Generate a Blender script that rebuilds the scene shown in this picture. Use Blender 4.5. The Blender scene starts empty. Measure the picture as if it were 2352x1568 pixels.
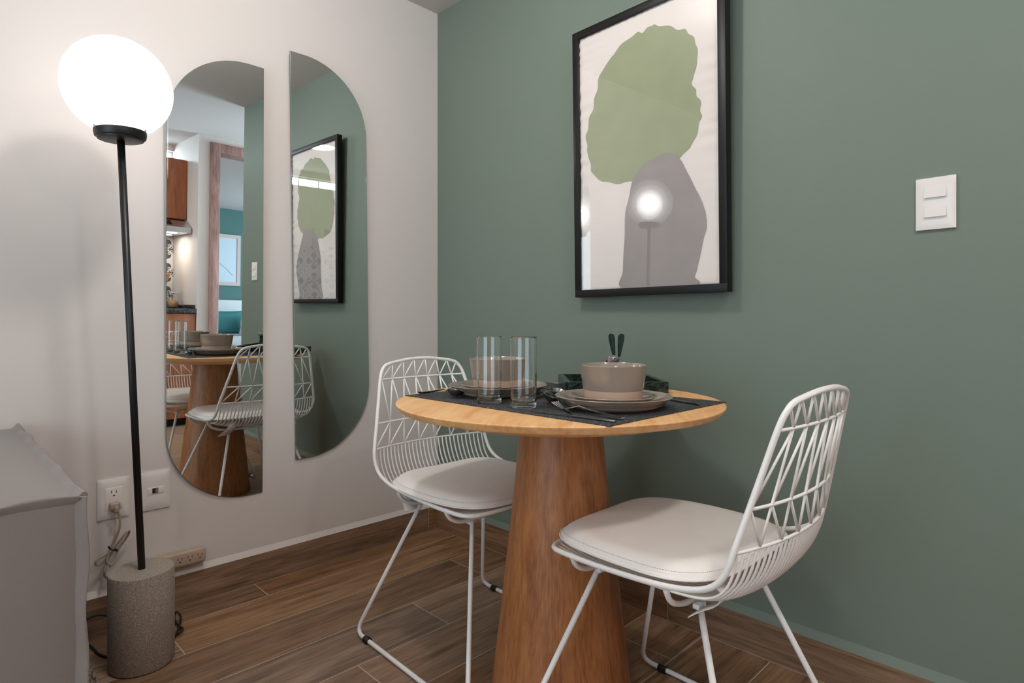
import bpy, bmesh, math, random
from mathutils import Vector, Matrix
PI = math.pi
R = math.radians
random.seed(7)
scene = bpy.context.scene
COL = scene.collection

def S(r, g, b):
    def f(c):
        c /= 255.0
        return c / 12.92 if c <= 0.04045 else ((c + 0.055) / 1.055) ** 2.4
    return (f(r), f(g), f(b), 1.0)

# ------------------------------------------------------------------ camera, exposure, world
F_PX = 1367.0
cd = bpy.data.cameras.new('camera'); cam = bpy.data.objects.new('camera', cd); COL.objects.link(cam)
cd.sensor_width = 36.0; cd.lens = 36.0 * F_PX / 2352.0
cd.shift_y = -44.0 / 2352.0; cd.clip_start = 0.02
cam.location = (2.16566, -1.67010, 0.935)
cam.rotation_euler = (PI / 2, 0, R(45.2315))
scene.camera = cam
scene.view_settings.view_transform = 'Standard'
scene.view_settings.look = 'None'
scene.view_settings.gamma = 1.0
scene.view_settings.use_curve_mapping = False
scene.view_settings.exposure = 0.0

w = bpy.data.worlds.new('daylight'); scene.world = w; w.use_nodes = True
w.node_tree.nodes['Background'].inputs[0].default_value = (0.72, 0.88, 1.0, 1)
w.node_tree.nodes['Background'].inputs[1].default_value = 2.2

def area(name, loc, rot, sx, sy, power, col, shape='RECTANGLE', spread=180):
    l = bpy.data.lights.new(name, 'AREA'); l.shape = shape; l.size = sx; l.size_y = sy
    l.energy = power; l.color = col; l.spread = R(spread)
    o = bpy.data.objects.new(name, l); COL.objects.link(o); o.location = loc; o.rotation_euler = rot
    return o
WARM = (1.0, 0.86, 0.72)
DAY = (0.70, 0.88, 1.0)
# ceiling fittings of the living area (behind the camera), an added overhead fill, daylight of the windows
def point(name, loc, radius, power, col):
    l = bpy.data.lights.new(name, 'POINT'); l.shadow_soft_size = radius; l.energy = power; l.color = col
    o = bpy.data.objects.new(name, l); COL.objects.link(o); o.location = loc; return o
point('ceiling_light_dining', (1.00, -1.05, 2.25), 0.07, 25, (1.0, 0.965, 0.93))
area('ceiling_light_living', (2.3, -2.6, 2.334), (0, 0, 0), 0.3, 0.3, 10, WARM, 'DISK')
area('fill_light_kitchen', (2.55, -0.95, 2.334), (0, 0, 0), 0.2, 0.2, 13, (1.0, 0.93, 0.85), 'DISK')  # added fill to brighten kitchen, seat pads, floor and tabletop; no known fitting there
area('daylight_terrace', (1.9, -4.16, 1.25), (PI / 2, 0, 0), 2.2, 1.9, 24, DAY)
area('daylight_clerestory', (3.72, -1.18, 2.238), (0, PI / 2, 0), 0.11, 2.6, 34, DAY)
area('daylight_hall', (2.55, 2.22, 1.45), (-PI / 2, 0, 0), 0.8, 1.6, 105, (0.66, 0.86, 1.0))
area('daylight_bedroom', (5.0, 3.38, 1.5), (-PI / 2, 0, 0), 2.2, 1.4, 74, DAY)

# ------------------------------------------------------------------ materials
def new_mat(name):
    m = bpy.data.materials.new(name); m.use_nodes = True
    return m, m.node_tree, m.node_tree.nodes['Principled BSDF']

def node(nt, t, **kw):
    n = nt.nodes.new(t)
    for k, v in kw.items():
        setattr(n, k, v)
    return n

def ramp(nt, pts):
    n = nt.nodes.new('ShaderNodeValToRGB'); e = n.color_ramp.elements
    while len(e) < len(pts): e.new(0.5)
    for i, (p, c) in enumerate(pts):
        e[i].position = p; e[i].color = c
    return n

def coords(nt, scale=(1, 1, 1), rot=(0, 0, 0), src='Object'):
    tc = nt.nodes.new('ShaderNodeTexCoord'); mp = nt.nodes.new('ShaderNodeMapping')
    mp.inputs['Scale'].default_value = scale; mp.inputs['Rotation'].default_value = rot
    nt.links.new(tc.outputs[src], mp.inputs['Vector']); return mp

def add_bump(nt, b, height, strength=0.2, dist=0.002):
    bp = nt.nodes.new('ShaderNodeBump'); bp.inputs['Strength'].default_value = strength
    bp.inputs['Distance'].default_value = dist
    nt.links.new(height, bp.inputs['Height']); nt.links.new(bp.outputs['Normal'], b.inputs['Normal'])

def plain(name, col, rough=0.5, metal=0.0, bump=0.0, bscale=200, bdist=0.0006, spec=0.5, var=0.0, vscale=4.0, coat=0.0):
    m, nt, b = new_mat(name)
    b.inputs['Base Color'].default_value = col; b.inputs['Roughness'].default_value = rough
    b.inputs['Metallic'].default_value = metal; b.inputs['Specular IOR Level'].default_value = spec
    if coat:
        b.inputs['Coat Weight'].default_value = coat; b.inputs['Coat Roughness'].default_value = 0.05
    if var:
        n = node(nt, 'ShaderNodeTexNoise'); n.inputs['Scale'].default_value = vscale; n.inputs['Detail'].default_value = 4
        nt.links.new(coords(nt).outputs[0], n.inputs['Vector'])
        r = ramp(nt, [(0.3, tuple(c * (1 - var) for c in col[:3]) + (1,)), (0.7, tuple(min(1, c * (1 + var)) for c in col[:3]) + (1,))])
        nt.links.new(n.outputs['Fac'], r.inputs[0]); nt.links.new(r.outputs[0], b.inputs['Base Color'])
    if bump:
        n = node(nt, 'ShaderNodeTexNoise'); n.inputs['Scale'].default_value = bscale; n.inputs['Detail'].default_value = 3
        nt.links.new(coords(nt).outputs[0], n.inputs['Vector'])
        add_bump(nt, b, n.outputs['Fac'], bump, bdist)
    return m

def wood(name, c1, c2, c3, axis='Y', rough=0.45, plank=False, fine=1.0, stretch=14.0, bump=0.15, wav=1.0, c_seed=0.0):
    """grain runs along `axis`; with plank=True a per-face attribute shifts tone and grain"""
    m, nt, b = new_mat(name)
    sc = {'X': (1, stretch, stretch), 'Y': (stretch, 1, stretch), 'Z': (stretch, stretch, 1)}[axis]
    mp = coords(nt, tuple(s * fine for s in sc))
    vec = mp.outputs[0]
    if plank:
        at = node(nt, 'ShaderNodeAttribute', attribute_name='plank')
        mul = node(nt, 'ShaderNodeVectorMath', operation='SCALE'); mul.inputs['Scale'].default_value = 37.0
        nt.links.new(at.outputs['Color'], mul.inputs[0])
        ad = node(nt, 'ShaderNodeVectorMath', operation='ADD')
        nt.links.new(vec, ad.inputs[0]); nt.links.new(mul.outputs[0], ad.inputs[1]); vec = ad.outputs[0]
    n1 = node(nt, 'ShaderNodeTexNoise'); n1.inputs['Scale'].default_value = 1.6; n1.inputs['Detail'].default_value = 5
    n1.inputs['Distortion'].default_value = 1.4 * wav
    n2 = node(nt, 'ShaderNodeTexNoise'); n2.inputs['Scale'].default_value = 11.0; n2.inputs['Detail'].default_value = 6
    n2.inputs['Distortion'].default_value = 0.4 * wav
    nt.links.new(vec, n1.inputs['Vector']); nt.links.new(vec, n2.inputs['Vector'])
    mx = node(nt, 'ShaderNodeMath', operation='MULTIPLY_ADD'); mx.inputs[1].default_value = 0.45
    nt.links.new(n2.outputs['Fac'], mx.inputs[0])
    m2 = node(nt, 'ShaderNodeMath', operation='MULTIPLY'); m2.inputs[1].default_value = 0.6
    nt.links.new(n1.outputs['Fac'], m2.inputs[0]); nt.links.new(m2.outputs[0], mx.inputs[2])
    rp = ramp(nt, [(0.36, c1), (0.5, c2), (0.66, c3)])
    nt.links.new(mx.outputs[0], rp.inputs[0])
    out = rp.outputs[0]
    if plank:
        hs = node(nt, 'ShaderNodeHueSaturation')
        sep = node(nt, 'ShaderNodeSeparateColor'); nt.links.new(at.outputs['Color'], sep.inputs[0])
        mr = node(nt, 'ShaderNodeMapRange'); mr.inputs['To Min'].default_value = 0.87; mr.inputs['To Max'].default_value = 1.12
        nt.links.new(sep.outputs[0], mr.inputs['Value']); nt.links.new(mr.outputs[0], hs.inputs['Value'])
        ms = node(nt, 'ShaderNodeMapRange'); ms.inputs['To Min'].default_value = 0.8; ms.inputs['To Max'].default_value = 1.1
        nt.links.new(sep.outputs[1], ms.inputs['Value']); nt.links.new(ms.outputs[0], hs.inputs['Saturation'])
        nt.links.new(out, hs.inputs['Color']); out = hs.outputs[0]
    nt.links.new(out, b.inputs['Base Color'])
    b.inputs['Roughness'].default_value = rough
    add_bump(nt, b, n2.outputs['Fac'], bump, 0.0008)
    return m

def speckle(name, base, light, dark, scale=420, rough=0.8, bump=0.4):
    m, nt, b = new_mat(name)
    mp = coords(nt)
    n = node(nt, 'ShaderNodeTexNoise'); n.inputs['Scale'].default_value = scale; n.inputs['Detail'].default_value = 2
    nt.links.new(mp.outputs[0], n.inputs['Vector'])
    r = ramp(nt, [(0.34, dark), (0.46, base), (0.58, base), (0.70, light)])
    nt.links.new(n.outputs['Fac'], r.inputs[0]); nt.links.new(r.outputs[0], b.inputs['Base Color'])
    b.inputs['Roughness'].default_value = rough
    add_bump(nt, b, n.outputs['Fac'], bump, 0.0008)
    return m

def marble(name):
    m, nt, b = new_mat(name)
    mp = coords(nt)
    n0 = node(nt, 'ShaderNodeTexNoise'); n0.inputs['Scale'].default_value = 14; n0.inputs['Detail'].default_value = 6
    n0.inputs['Distortion'].default_value = 2.5
    nt.links.new(mp.outputs[0], n0.inputs['Vector'])
    n1 = node(nt, 'ShaderNodeTexNoise'); n1.inputs['Scale'].default_value = 55; n1.inputs['Detail'].default_value = 5
    n1.inputs['Distortion'].default_value = 1.2
    nt.links.new(mp.outputs[0], n1.inputs['Vector'])
    r0 = ramp(nt, [(0.47, S(10, 18, 15)), (0.50, S(62, 84, 72)), (0.53, S(14, 24, 20))])
    r1 = ramp(nt, [(0.4, S(10, 17, 14)), (0.75, S(48, 66, 57))])
    nt.links.new(n0.outputs['Fac'], r0.inputs[0]); nt.links.new(n1.outputs['Fac'], r1.inputs[0])
    mx = node(nt, 'ShaderNodeMix', data_type='RGBA', blend_type='ADD'); mx.inputs['Factor'].default_value = 0.5
    nt.links.new(r1.outputs[0], mx.inputs[6]); nt.links.new(r0.outputs[0], mx.inputs[7])
    nt.links.new(mx.outputs[2], b.inputs['Base Color']); b.inputs['Roughness'].default_value = 0.22
    return m

def fabric(name, c1, c2, scale=900, rough=0.95, bump=0.3, rot=0.6):
    m, nt, b = new_mat(name)
    mp = coords(nt, (1, 1, 1), (rot, 0.4, 0.3))
    wv = node(nt, 'ShaderNodeTexWave'); wv.inputs['Scale'].default_value = scale / 6.28; wv.inputs['Distortion'].default_value = 1.5
    wv.inputs['Detail'].default_value = 2
    n = node(nt, 'ShaderNodeTexNoise'); n.inputs['Scale'].default_value = scale * 0.5; n.inputs['Detail'].default_value = 3
    nt.links.new(mp.outputs[0], wv.inputs['Vector']); nt.links.new(mp.outputs[0], n.inputs['Vector'])
    ad = node(nt, 'ShaderNodeMath', operation='MULTIPLY_ADD'); ad.inputs[1].default_value = 0.35
    m2 = node(nt, 'ShaderNodeMath', operation='MULTIPLY'); m2.inputs[1].default_value = 0.65
    nt.links.new(n.outputs['Fac'], m2.inputs[0]); nt.links.new(wv.outputs['Fac'], ad.inputs[0]); nt.links.new(m2.outputs[0], ad.inputs[2])
    r = ramp(nt, [(0.25, c1), (0.75, c2)])
    nt.links.new(ad.outputs[0], r.inputs[0]); nt.links.new(r.outputs[0], b.inputs['Base Color'])
    b.inputs['Roughness'].default_value = rough; b.inputs['Sheen Weight'].default_value = 0.2
    add_bump(nt, b, ad.outputs[0], bump, 0.0008)
    return m

def thin_glass(name, rough=0.0, tint=(1, 1, 1, 1), ior=1.5):
    m = bpy.data.materials.new(name); m.use_nodes = True; nt = m.node_tree
    nt.nodes.remove(nt.nodes['Principled BSDF']); out = nt.nodes['Material Output']
    fr = node(nt, 'ShaderNodeFresnel'); ge = node(nt, 'ShaderNodeNewGeometry')
    io = node(nt, 'ShaderNodeMapRange'); io.inputs['To Min'].default_value = ior; io.inputs['To Max'].default_value = 1.0 / ior
    nt.links.new(ge.outputs['Backfacing'], io.inputs['Value']); nt.links.new(io.outputs[0], fr.inputs['IOR'])
    t = node(nt, 'ShaderNodeBsdfTransparent'); t.inputs[0].default_value = tint
    g = node(nt, 'ShaderNodeBsdfGlossy'); g.inputs['Roughness'].default_value = rough
    mx = node(nt, 'ShaderNodeMixShader')
    nt.links.new(fr.outputs[0], mx.inputs[0]); nt.links.new(t.outputs[0], mx.inputs[1]); nt.links.new(g.outputs[0], mx.inputs[2])
    nt.links.new(mx.outputs[0], out.inputs[0])
    return m

def glass(name, tint=(0.98, 1, 0.99, 1)):
    m, nt, b = new_mat(name)
    b.inputs['Base Color'].default_value = tint; b.inputs['Transmission Weight'].default_value = 1.0
    b.inputs['Roughness'].default_value = 0.0; b.inputs['IOR'].default_value = 1.47
    return m

def emit(name, col, strength):
    m = bpy.data.materials.new(name); m.use_nodes = True; nt = m.node_tree
    nt.nodes.remove(nt.nodes['Principled BSDF'])
    e = node(nt, 'ShaderNodeEmission'); e.inputs[0].default_value = col; e.inputs[1].default_value = strength
    nt.links.new(e.outputs[0], nt.nodes['Material Output'].inputs[0]); return m

def globe_mat(name):
    """frosted globe round a bulb: brightest where one looks straight through the middle"""
    m = bpy.data.materials.new(name); m.use_nodes = True; nt = m.node_tree
    nt.nodes.remove(nt.nodes['Principled BSDF'])
    lw = node(nt, 'ShaderNodeLayerWeight'); lw.inputs[0].default_value = 0.5
    r = ramp(nt, [(0.0, (1, 1, 1, 1)), (0.07, (0.78, 0.78, 0.78, 1)), (0.2, (0.32, 0.32, 0.32, 1)), (0.42, (0.15, 0.15, 0.15, 1)), (0.8, (0.108, 0.108, 0.108, 1)), (1.0, (0.102, 0.102, 0.102, 1))])
    mu = node(nt, 'ShaderNodeMath', operation='MULTIPLY'); mu.inputs[1].default_value = 10.0
    nt.links.new(lw.outputs['Facing'], r.inputs[0]); nt.links.new(r.outputs[0], mu.inputs[0])
    e = node(nt, 'ShaderNodeEmission'); e.inputs[0].default_value = (1.0, 0.975, 0.96, 1)
    nt.links.new(mu.outputs[0], e.inputs[1])
    tr_ = node(nt, 'ShaderNodeBsdfTransparent'); tr_.inputs[0].default_value = (1, 1, 1, 1)
    ms = node(nt, 'ShaderNodeMixShader'); ms.inputs[0].default_value = 0.86
    nt.links.new(tr_.outputs[0], ms.inputs[1]); nt.links.new(e.outputs[0], ms.inputs[2])
    nt.links.new(ms.outputs[0], nt.nodes['Material Output'].inputs[0])
    return m

M = {}
M['white_wall'] = plain('white_wall', S(209, 201, 196), 0.65, bump=0.12, bscale=260, bdist=0.0008, spec=0.25)
M['green_wall'] = plain('green_wall', S(111, 123, 112), 0.6, bump=0.18, bscale=220, bdist=0.0008, spec=0.3)
M['ceiling'] = plain('ceiling', S(205, 200, 197), 0.8, bump=0.1, bscale=120, spec=0.2)
M['teal_wall'] = plain('teal_wall', S(92, 128, 126), 0.7, spec=0.2)
M['grout'] = plain('grout', S(188, 170, 154), 0.9)
FL = (S(92, 67, 47), S(126, 95, 70), S(152, 120, 92))
M['floor'] = wood('floor_tile', *FL, axis='Y', rough=0.42, plank=True, stretch=16, bump=0.12)
M['base_y'] = wood('baseboard_tile', *FL, axis='Y', rough=0.45, plank=True, stretch=16, bump=0.12)
M['base_x'] = wood('baseboard_tile_x', *FL, axis='X', rough=0.45, plank=True, stretch=16, bump=0.12)
M['table_top'] = wood('table_top_wood', S(206, 148, 92), S(226, 172, 114), S(236, 190, 136), axis='Y', rough=0.42, stretch=9, bump=0.0, wav=1.6)
M['pedestal'] = wood('pedestal_wood', S(128, 78, 42), S(158, 100, 57), S(178, 120, 74), axis='Z', rough=0.45, stretch=13, fine=1.5, bump=0.04, wav=0.7)
M['chair'] = plain('chair_white', S(232, 229, 226), 0.35, spec=0.5)
M['cushion'] = plain('cushion_white', S(230, 224, 219), 0.62, bump=0.3, bscale=30, bdist=0.002, var=0.03, vscale=9)
M['stitch'] = plain('stitch', S(150, 142, 136), 0.9)
M['black_rubber'] = plain('black_rubber', S(14, 14, 14), 0.5)
M['black_metal'] = plain('black_metal', S(20, 20, 21), 0.42, bump=0.05)
M['black_frame'] = plain('black_frame', S(17, 16, 16), 0.45, spec=0.3)
M['stone'] = speckle('lamp_stone', S(148, 136, 124), S(226, 214, 198), S(98, 88, 78), scale=640)
M['globe'] = globe_mat('frosted_globe')
M['mirror'] = plain('mirror_silver', (0.80, 0.82, 0.81, 1), 0.0, metal=1.0)
M['mirror_edge'] = plain('mirror_edge', S(120, 140, 132), 0.08, metal=0.9)
M['paper'] = plain('print_paper', S(232, 223, 217), 0.7)
M['print_green'] = plain('print_green', S(152, 159, 125), 0.7, var=0.04, vscale=12)
M['print_grey'] = plain('print_grey', S(152, 144, 141), 0.7, var=0.05, vscale=14)
M['pane'] = thin_glass('picture_pane', ior=1.62)
M['window_pane'] = thin_glass('window_pane', ior=1.2)
M['plastic'] = plain('white_plastic', S(222, 216, 212), 0.25)
M['beige_plastic'] = plain('beige_plastic', S(176, 154, 136), 0.4)
M['beige_cord'] = plain('beige_cord', S(164, 146, 130), 0.45)
M['slot'] = plain('slot_dark', S(12, 10, 10), 0.6)
M['placemat'] = speckle('placemat_weave', S(34, 35, 38), S(150, 152, 158), S(10, 10, 12), scale=430, rough=0.85, bump=0.8)
M['glaze'] = plain('taupe_glaze', S(146, 132, 120), 0.12, coat=0.6)
M['bisque'] = plain('bare_clay', S(196, 166, 146), 0.6)
M['steel'] = plain('cutlery_steel', (0.60, 0.58, 0.57, 1), 0.13, metal=1.0)
M['steel_dark'] = plain('cutlery_dark', (0.20, 0.20, 0.20, 1), 0.28, metal=1.0)
M['chrome'] = plain('chrome', (0.7, 0.7, 0.7, 1), 0.12, metal=1.0)
M['glass'] = glass('drinking_glass')
M['marble'] = marble('green_marble')
M['hare'] = plain('hare_green', S(14, 36, 25), 0.4, var=0.4, vscale=90, spec=0.15)
M['hare_grey'] = plain('hare_grey', S(112, 108, 106), 0.2, var=0.35, vscale=120)
M['eye_white'] = plain('eye_white', S(225, 225, 222), 0.2)
M['eye_black'] = plain('eye_black', S(10, 12, 14), 0.1)
M['nose'] = plain('nose_red', S(120, 40, 44), 0.3)
M['sofa'] = fabric('sofa_fabric', S(116, 108, 104), S(136, 127, 122), scale=2600, bump=0.15)
M['sofa_side'] = M['sofa']
M['rug'] = plain('rug_pile', S(150, 132, 120), 0.95, var=0.2, vscale=60)
M['cab_wood'] = wood('cabinet_wood', S(120, 66, 38), S(146, 84, 50), S(166, 100, 62), axis='Z', rough=0.4, stretch=8, bump=0.03)
M['door_wood'] = wood('door_wood', S(120, 88, 80), S(150, 116, 108), S(172, 140, 130), axis='Z', rough=0.45, stretch=8, bump=0.05)
M['granite'] = speckle('granite', S(44, 46, 48), S(98, 104, 106), S(18, 18, 20), scale=160, rough=0.15, bump=0.02)
M['bright_white'] = plain('bed_white', S(226, 230, 232), 0.8)
M['teal_cloth'] = plain('teal_cloth', S(62, 124, 126), 0.85, bump=0.4, bscale=14, bdist=0.004)
M['pale_wood'] = plain('pale_frame', S(206, 188, 182), 0.5)
M['light_print'] = plain('light_print', S(206, 222, 234), 0.6)
M['honey_wood'] = wood('honey_wood', S(160, 104, 48), S(184, 126, 64), S(198, 144, 82), axis='Z', rough=0.5, stretch=6)
M['biscuit'] = plain('biscuit', S(190, 150, 104), 0.9, bump=0.6, bscale=60, bdist=0.004, var=0.2, vscale=30)
M['hood_lamp'] = emit('hood_lamp', (1, 0.93, 0.82, 1), 6)

def tile_mat():
    m, nt, b = new_mat('patterned_tile')
    tc = node(nt, 'ShaderNodeTexCoord'); sp = node(nt, 'ShaderNodeSeparateXYZ'); nt.links.new(tc.outputs['Object'], sp.inputs[0])
    P = 0.2
    def mth(op, a, bb=None, c=None):
        n = node(nt, 'ShaderNodeMath', operation=op)
        for i, v in enumerate((a, bb, c)):
            if v is None: continue
            if isinstance(v, (int, float)): n.inputs[i].default_value = v
            else: nt.links.new(v, n.inputs[i])
        return n.outputs[0]
    u = mth('SUBTRACT', mth('FRACT', mth('DIVIDE', mth('ADD', sp.outputs['Y'], 10.11), P)), 0.5)
    v = mth('SUBTRACT', mth('FRACT', mth('DIVIDE', mth('ADD', sp.outputs['Z'], 10.06), P)), 0.5)
    au, av = mth('ABSOLUTE', u), mth('ABSOLUTE', v)
    def disc(cx, cy, r, U=au, V=av):
        d = mth('SQRT', mth('ADD', mth('POWER', mth('SUBTRACT', U, cx), 2), mth('POWER', mth('SUBTRACT', V, cy), 2)))
        return mth('LESS_THAN', d, r)
    hi = mth('MAXIMUM', au, av); lo = mth('MINIMUM', au, av)
    lobe = disc(0.245, 0.0, 0.165, hi, lo)
    hole = mth('MAXIMUM', mth('SUBTRACT', disc(0.175, 0.088, 0.062, hi, lo), disc(0.178, 0.080, 0.026, hi, lo)), mth('GREATER_THAN', lo, mth('MULTIPLY', hi, 0.86)))
    cross = mth('MULTIPLY', mth('LESS_THAN', lo, 0.016), mth('LESS_THAN', hi, 0.3))
    pet = mth('MULTIPLY', lobe, mth('SUBTRACT', 1.0, hole))
    dark = mth('MAXIMUM', pet, cross)
    corner = disc(0.5, 0.5, 0.045)
    ring = mth('MULTIPLY', mth('SUBTRACT', disc(0.5, 0.5, 0.27), disc(0.5, 0.5, 0.235)), mth('LESS_THAN', lo, 0.38))
    dark = mth('MAXIMUM', dark, corner)
    mx = node(nt, 'ShaderNodeMix', data_type='RGBA'); nt.links.new(dark, mx.inputs['Factor'])
    mx.inputs[6].default_value = S(206, 202, 198); mx.inputs[7].default_value = S(74, 72, 74)
    m2 = node(nt, 'ShaderNodeMix', data_type='RGBA'); nt.links.new(ring, m2.inputs['Factor'])
    nt.links.new(mx.outputs[2], m2.inputs[6]); m2.inputs[7].default_value = S(158, 168, 186)
    nt.links.new(m2.outputs[2], b.inputs['Base Color']); b.inputs['Roughness'].default_value = 0.3
    return m
M['tile'] = tile_mat()

# ------------------------------------------------------------------ mesh helpers
class MB:
    def __init__(self): self.v = []; self.f = []; self.sm = []; self.mi = []
    def add(self, verts, faces, smooth=False, mi=0):
        o = len(self.v); self.v += [tuple(p) for p in verts]
        for f in faces:
            self.f.append(tuple(i + o for i in f)); self.sm.append(smooth); self.mi.append(mi)
        return self
    def box(self, a, b, bev=0.0, mi=0, seg=2):
        if bev <= 0:
            x0, y0, z0 = a; x1, y1, z1 = b
            vs = [(x0, y0, z0), (x1, y0, z0), (x1, y1, z0), (x0, y1, z0), (x0, y0, z1), (x1, y0, z1), (x1, y1, z1), (x0, y1, z1)]
            fs = [(0, 3, 2, 1), (4, 5, 6, 7), (0, 1, 5, 4), (1, 2, 6, 5), (2, 3, 7, 6), (3, 0, 4, 7)]
            return self.add(vs, fs, False, mi)
        bm = bmesh.new(); bmesh.ops.create_cube(bm, size=1)
        for q in bm.verts:
            q.co = Vector([a[i] + (q.co[i] + 0.5) * (b[i] - a[i]) for i in range(3)])
        bmesh.ops.bevel(bm, geom=list(bm.edges), offset=bev, segments=seg, profile=0.5, affect='EDGES')
        return self.bm(bm, smooth=True, mi=mi)
    def bm(self, bm, smooth=True, mi=0):
        bm.verts.index_update()
        self.add([q.co[:] for q in bm.verts], [[q.index for q in f.verts] for f in bm.faces], smooth, mi)
        bm.free(); return self
    def tube(self, pts, r, seg=8, closed=False, sub=0, caps=True, mi=0, flat=None):
        P = [Vector(p) for p in pts]
        if sub: P = spline(P, sub, closed)
        n = len(P); T = []
        for i in range(n):
            if closed: d = P[(i + 1) % n] - P[i - 1]
            else: d = P[min(i + 1, n - 1)] - P[max(i - 1, 0)]
            T.append(d.normalized() if d.length > 1e-9 else Vector((0, 0, 1)))
        up = Vector((0, 0, 1)) if abs(T[0].z) < 0.9 else Vector((1, 0, 0))
        nrm = (up - T[0] * up.dot(T[0])).normalized(); vs = []
        for i in range(n):
            nrm = (nrm - T[i] * nrm.dot(T[i])).normalized(); bn = T[i].cross(nrm)
            rr = r[i * (len(r) - 1) // max(1, n - 1)] if isinstance(r, (list, tuple)) else r
            for k in range(seg):
                a = 2 * PI * k / seg
                vs.append(P[i] + nrm * math.cos(a) * rr * (flat or 1) + bn * math.sin(a) * rr)
        fs = []
        for i in range(n if closed else n - 1):
            j = (i + 1) % n
            for k in range(seg):
                k2 = (k + 1) % seg; fs.append((i * seg + k, i * seg + k2, j * seg + k2, j * seg + k))
        self.add(vs, fs, True, mi)
        if caps and not closed:
            o = len(self.v) - n * seg
            self.f.append(tuple(o + k for k in reversed(range(seg)))); self.sm.append(False); self.mi.append(mi)
            self.f.append(tuple(o + (n - 1) * seg + k for k in range(seg))); self.sm.append(False); self.mi.append(mi)
        return self
    def lathe(self, prof, seg=48, c=(0, 0, 0), mids=None, smooth=True, ax=None):
        n = len(prof)
        vs = []
        for r, z in prof:
            for k in range(seg):
                a = 2 * PI * k / seg; vs.append((c[0] + r * math.cos(a), c[1] + r * math.sin(a), c[2] + z))
        for i in range(n - 1):
            fs = []
            for k in range(seg):
                k2 = (k + 1) % seg; fs.append((i * seg + k, i * seg + k2, (i + 1) * seg + k2, (i + 1) * seg + k))
            if i == 0: o = len(self.v); self.v += vs
            for f in fs:
                self.f.append(tuple(q + o for q in f)); self.sm.append(smooth); self.mi.append(mids[i] if mids else 0)
        return self
    def prism(self, outline, fn, t0, t1, bev=0.0, mi=0, smooth=False):
        """outline: 2-D points; fn(u, v, t) -> 3-D; t0 back, t1 front, optional chamfer on the front"""
        n = len(outline)
        rings = [(0.0, t0), (0.0, t1 - bev)] + ([(bev, t1)] if bev else [])
        cx = sum(p[0] for p in outline) / n; cy = sum(p[1] for p in outline) / n
        vs = []
        nr = []
        for i in range(n):
            p0 = outline[i - 1]; p1 = outline[(i + 1) % n]; dx, dy = p1[0] - p0[0], p1[1] - p0[1]; L = math.hypot(dx, dy) or 1
            q = (-dy / L, dx / L)
            if (cx - outline[i][0]) * q[0] + (cy - outline[i][1]) * q[1] < 0: q = (-q[0], -q[1])
            nr.append(q)
        for ins, t in rings:
            for i, (u, v) in enumerate(outline):
                vs.append(fn(u + nr[i][0] * ins, v + nr[i][1] * ins, t))
        fs = []
        for k in range(len(rings) - 1):
            for i in range(n):
                j = (i + 1) % n; fs.append((k * n + i, k * n + j, (k + 1) * n + j, (k + 1) * n + i))
        fs.append(tuple(reversed(range(n)))); fs.append(tuple((len(rings) - 1) * n + i for i in range(n)))
        return self.add(vs, fs, smooth, mi)
    def sphere(self, c, rad, seg=24, rings=14, mi=0, rot=None):
        vs = []; fs = []
        rx, ry, rz = rad if isinstance(rad, (tuple, list)) else (rad,) * 3
        for i in range(rings + 1):
            th = PI * i / rings
            for k in range(seg):
                a = 2 * PI * k / seg
                p = Vector((rx * math.sin(th) * math.cos(a), ry * math.sin(th) * math.sin(a), rz * math.cos(th)))
                if rot: p = rot @ p
                vs.append(p + Vector(c))
        for i in range(rings):
            for k in range(seg):
                k2 = (k + 1) % seg; fs.append((i * seg + k, (i + 1) * seg + k, (i + 1) * seg + k2, i * seg + k2))
        return self.add(vs, fs, True, mi)
    def build(self, name, mats, parent=None, angle=None, weld=True, loc=None):
        me = bpy.data.meshes.new(name); me.from_pydata(self.v, [], self.f)
        me.polygons.foreach_set('use_smooth', self.sm); me.polygons.foreach_set('material_index', self.mi)
        for m in (mats if isinstance(mats, (list, tuple)) else [mats]): me.materials.append(m)
        bm = bmesh.new(); bm.from_mesh(me)
        if weld: bmesh.ops.remove_doubles(bm, verts=bm.verts, dist=1e-6)
        bmesh.ops.recalc_face_normals(bm, faces=bm.faces); bm.to_mesh(me); bm.free()
        if angle: me.set_sharp_from_angle(angle=R(angle))
        o = bpy.data.objects.new(name, me); COL.objects.link(o)
        if parent: o.parent = parent
        if loc: o.location = loc
        return o

def spline(P, sub, closed=False):
    n = len(P); out = []
    rng = n if closed else n - 1
    for i in range(rng):
        if closed: p0, p1, p2, p3 = P[i - 1], P[i], P[(i + 1) % n], P[(i + 2) % n]
        else: p0, p1, p2, p3 = P[max(i - 1, 0)], P[i], P[i + 1], P[min(i + 2, n - 1)]
        for s in range(sub):
            t = s / sub; t2 = t * t; t3 = t2 * t
            out.append(0.5 * ((2 * p1) + (p2 - p0) * t + (2 * p0 - 5 * p1 + 4 * p2 - p3) * t2 + (3 * p1 - p0 - 3 * p2 + p3) * t3))
    if not closed: out.append(P[-1])
    return out

def fillet(pts, rads, seg=6, closed=False):
    P = [Vector(p) for p in pts]; out = []; n = len(P)
    for i in range(n):
        if not closed and i in (0, n - 1): out.append(P[i]); continue
        r = rads[i] if isinstance(rads, (list, tuple)) else rads
        if r <= 0: out.append(P[i]); continue
        a = (P[i - 1] - P[i]); b = (P[(i + 1) % n] - P[i]); la, lb = a.length, b.length; a.normalize(); b.normalize()
        ang = a.angle(b); d = min(r / math.tan(ang / 2), la * 0.49, lb * 0.49)
        s, e = P[i] + a * d, P[i] + b * d
        for k in range(seg + 1):
            t = k / seg; out.append(s * (1 - t) ** 2 + P[i] * 2 * t * (1 - t) + e * t * t)
    return out

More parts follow.
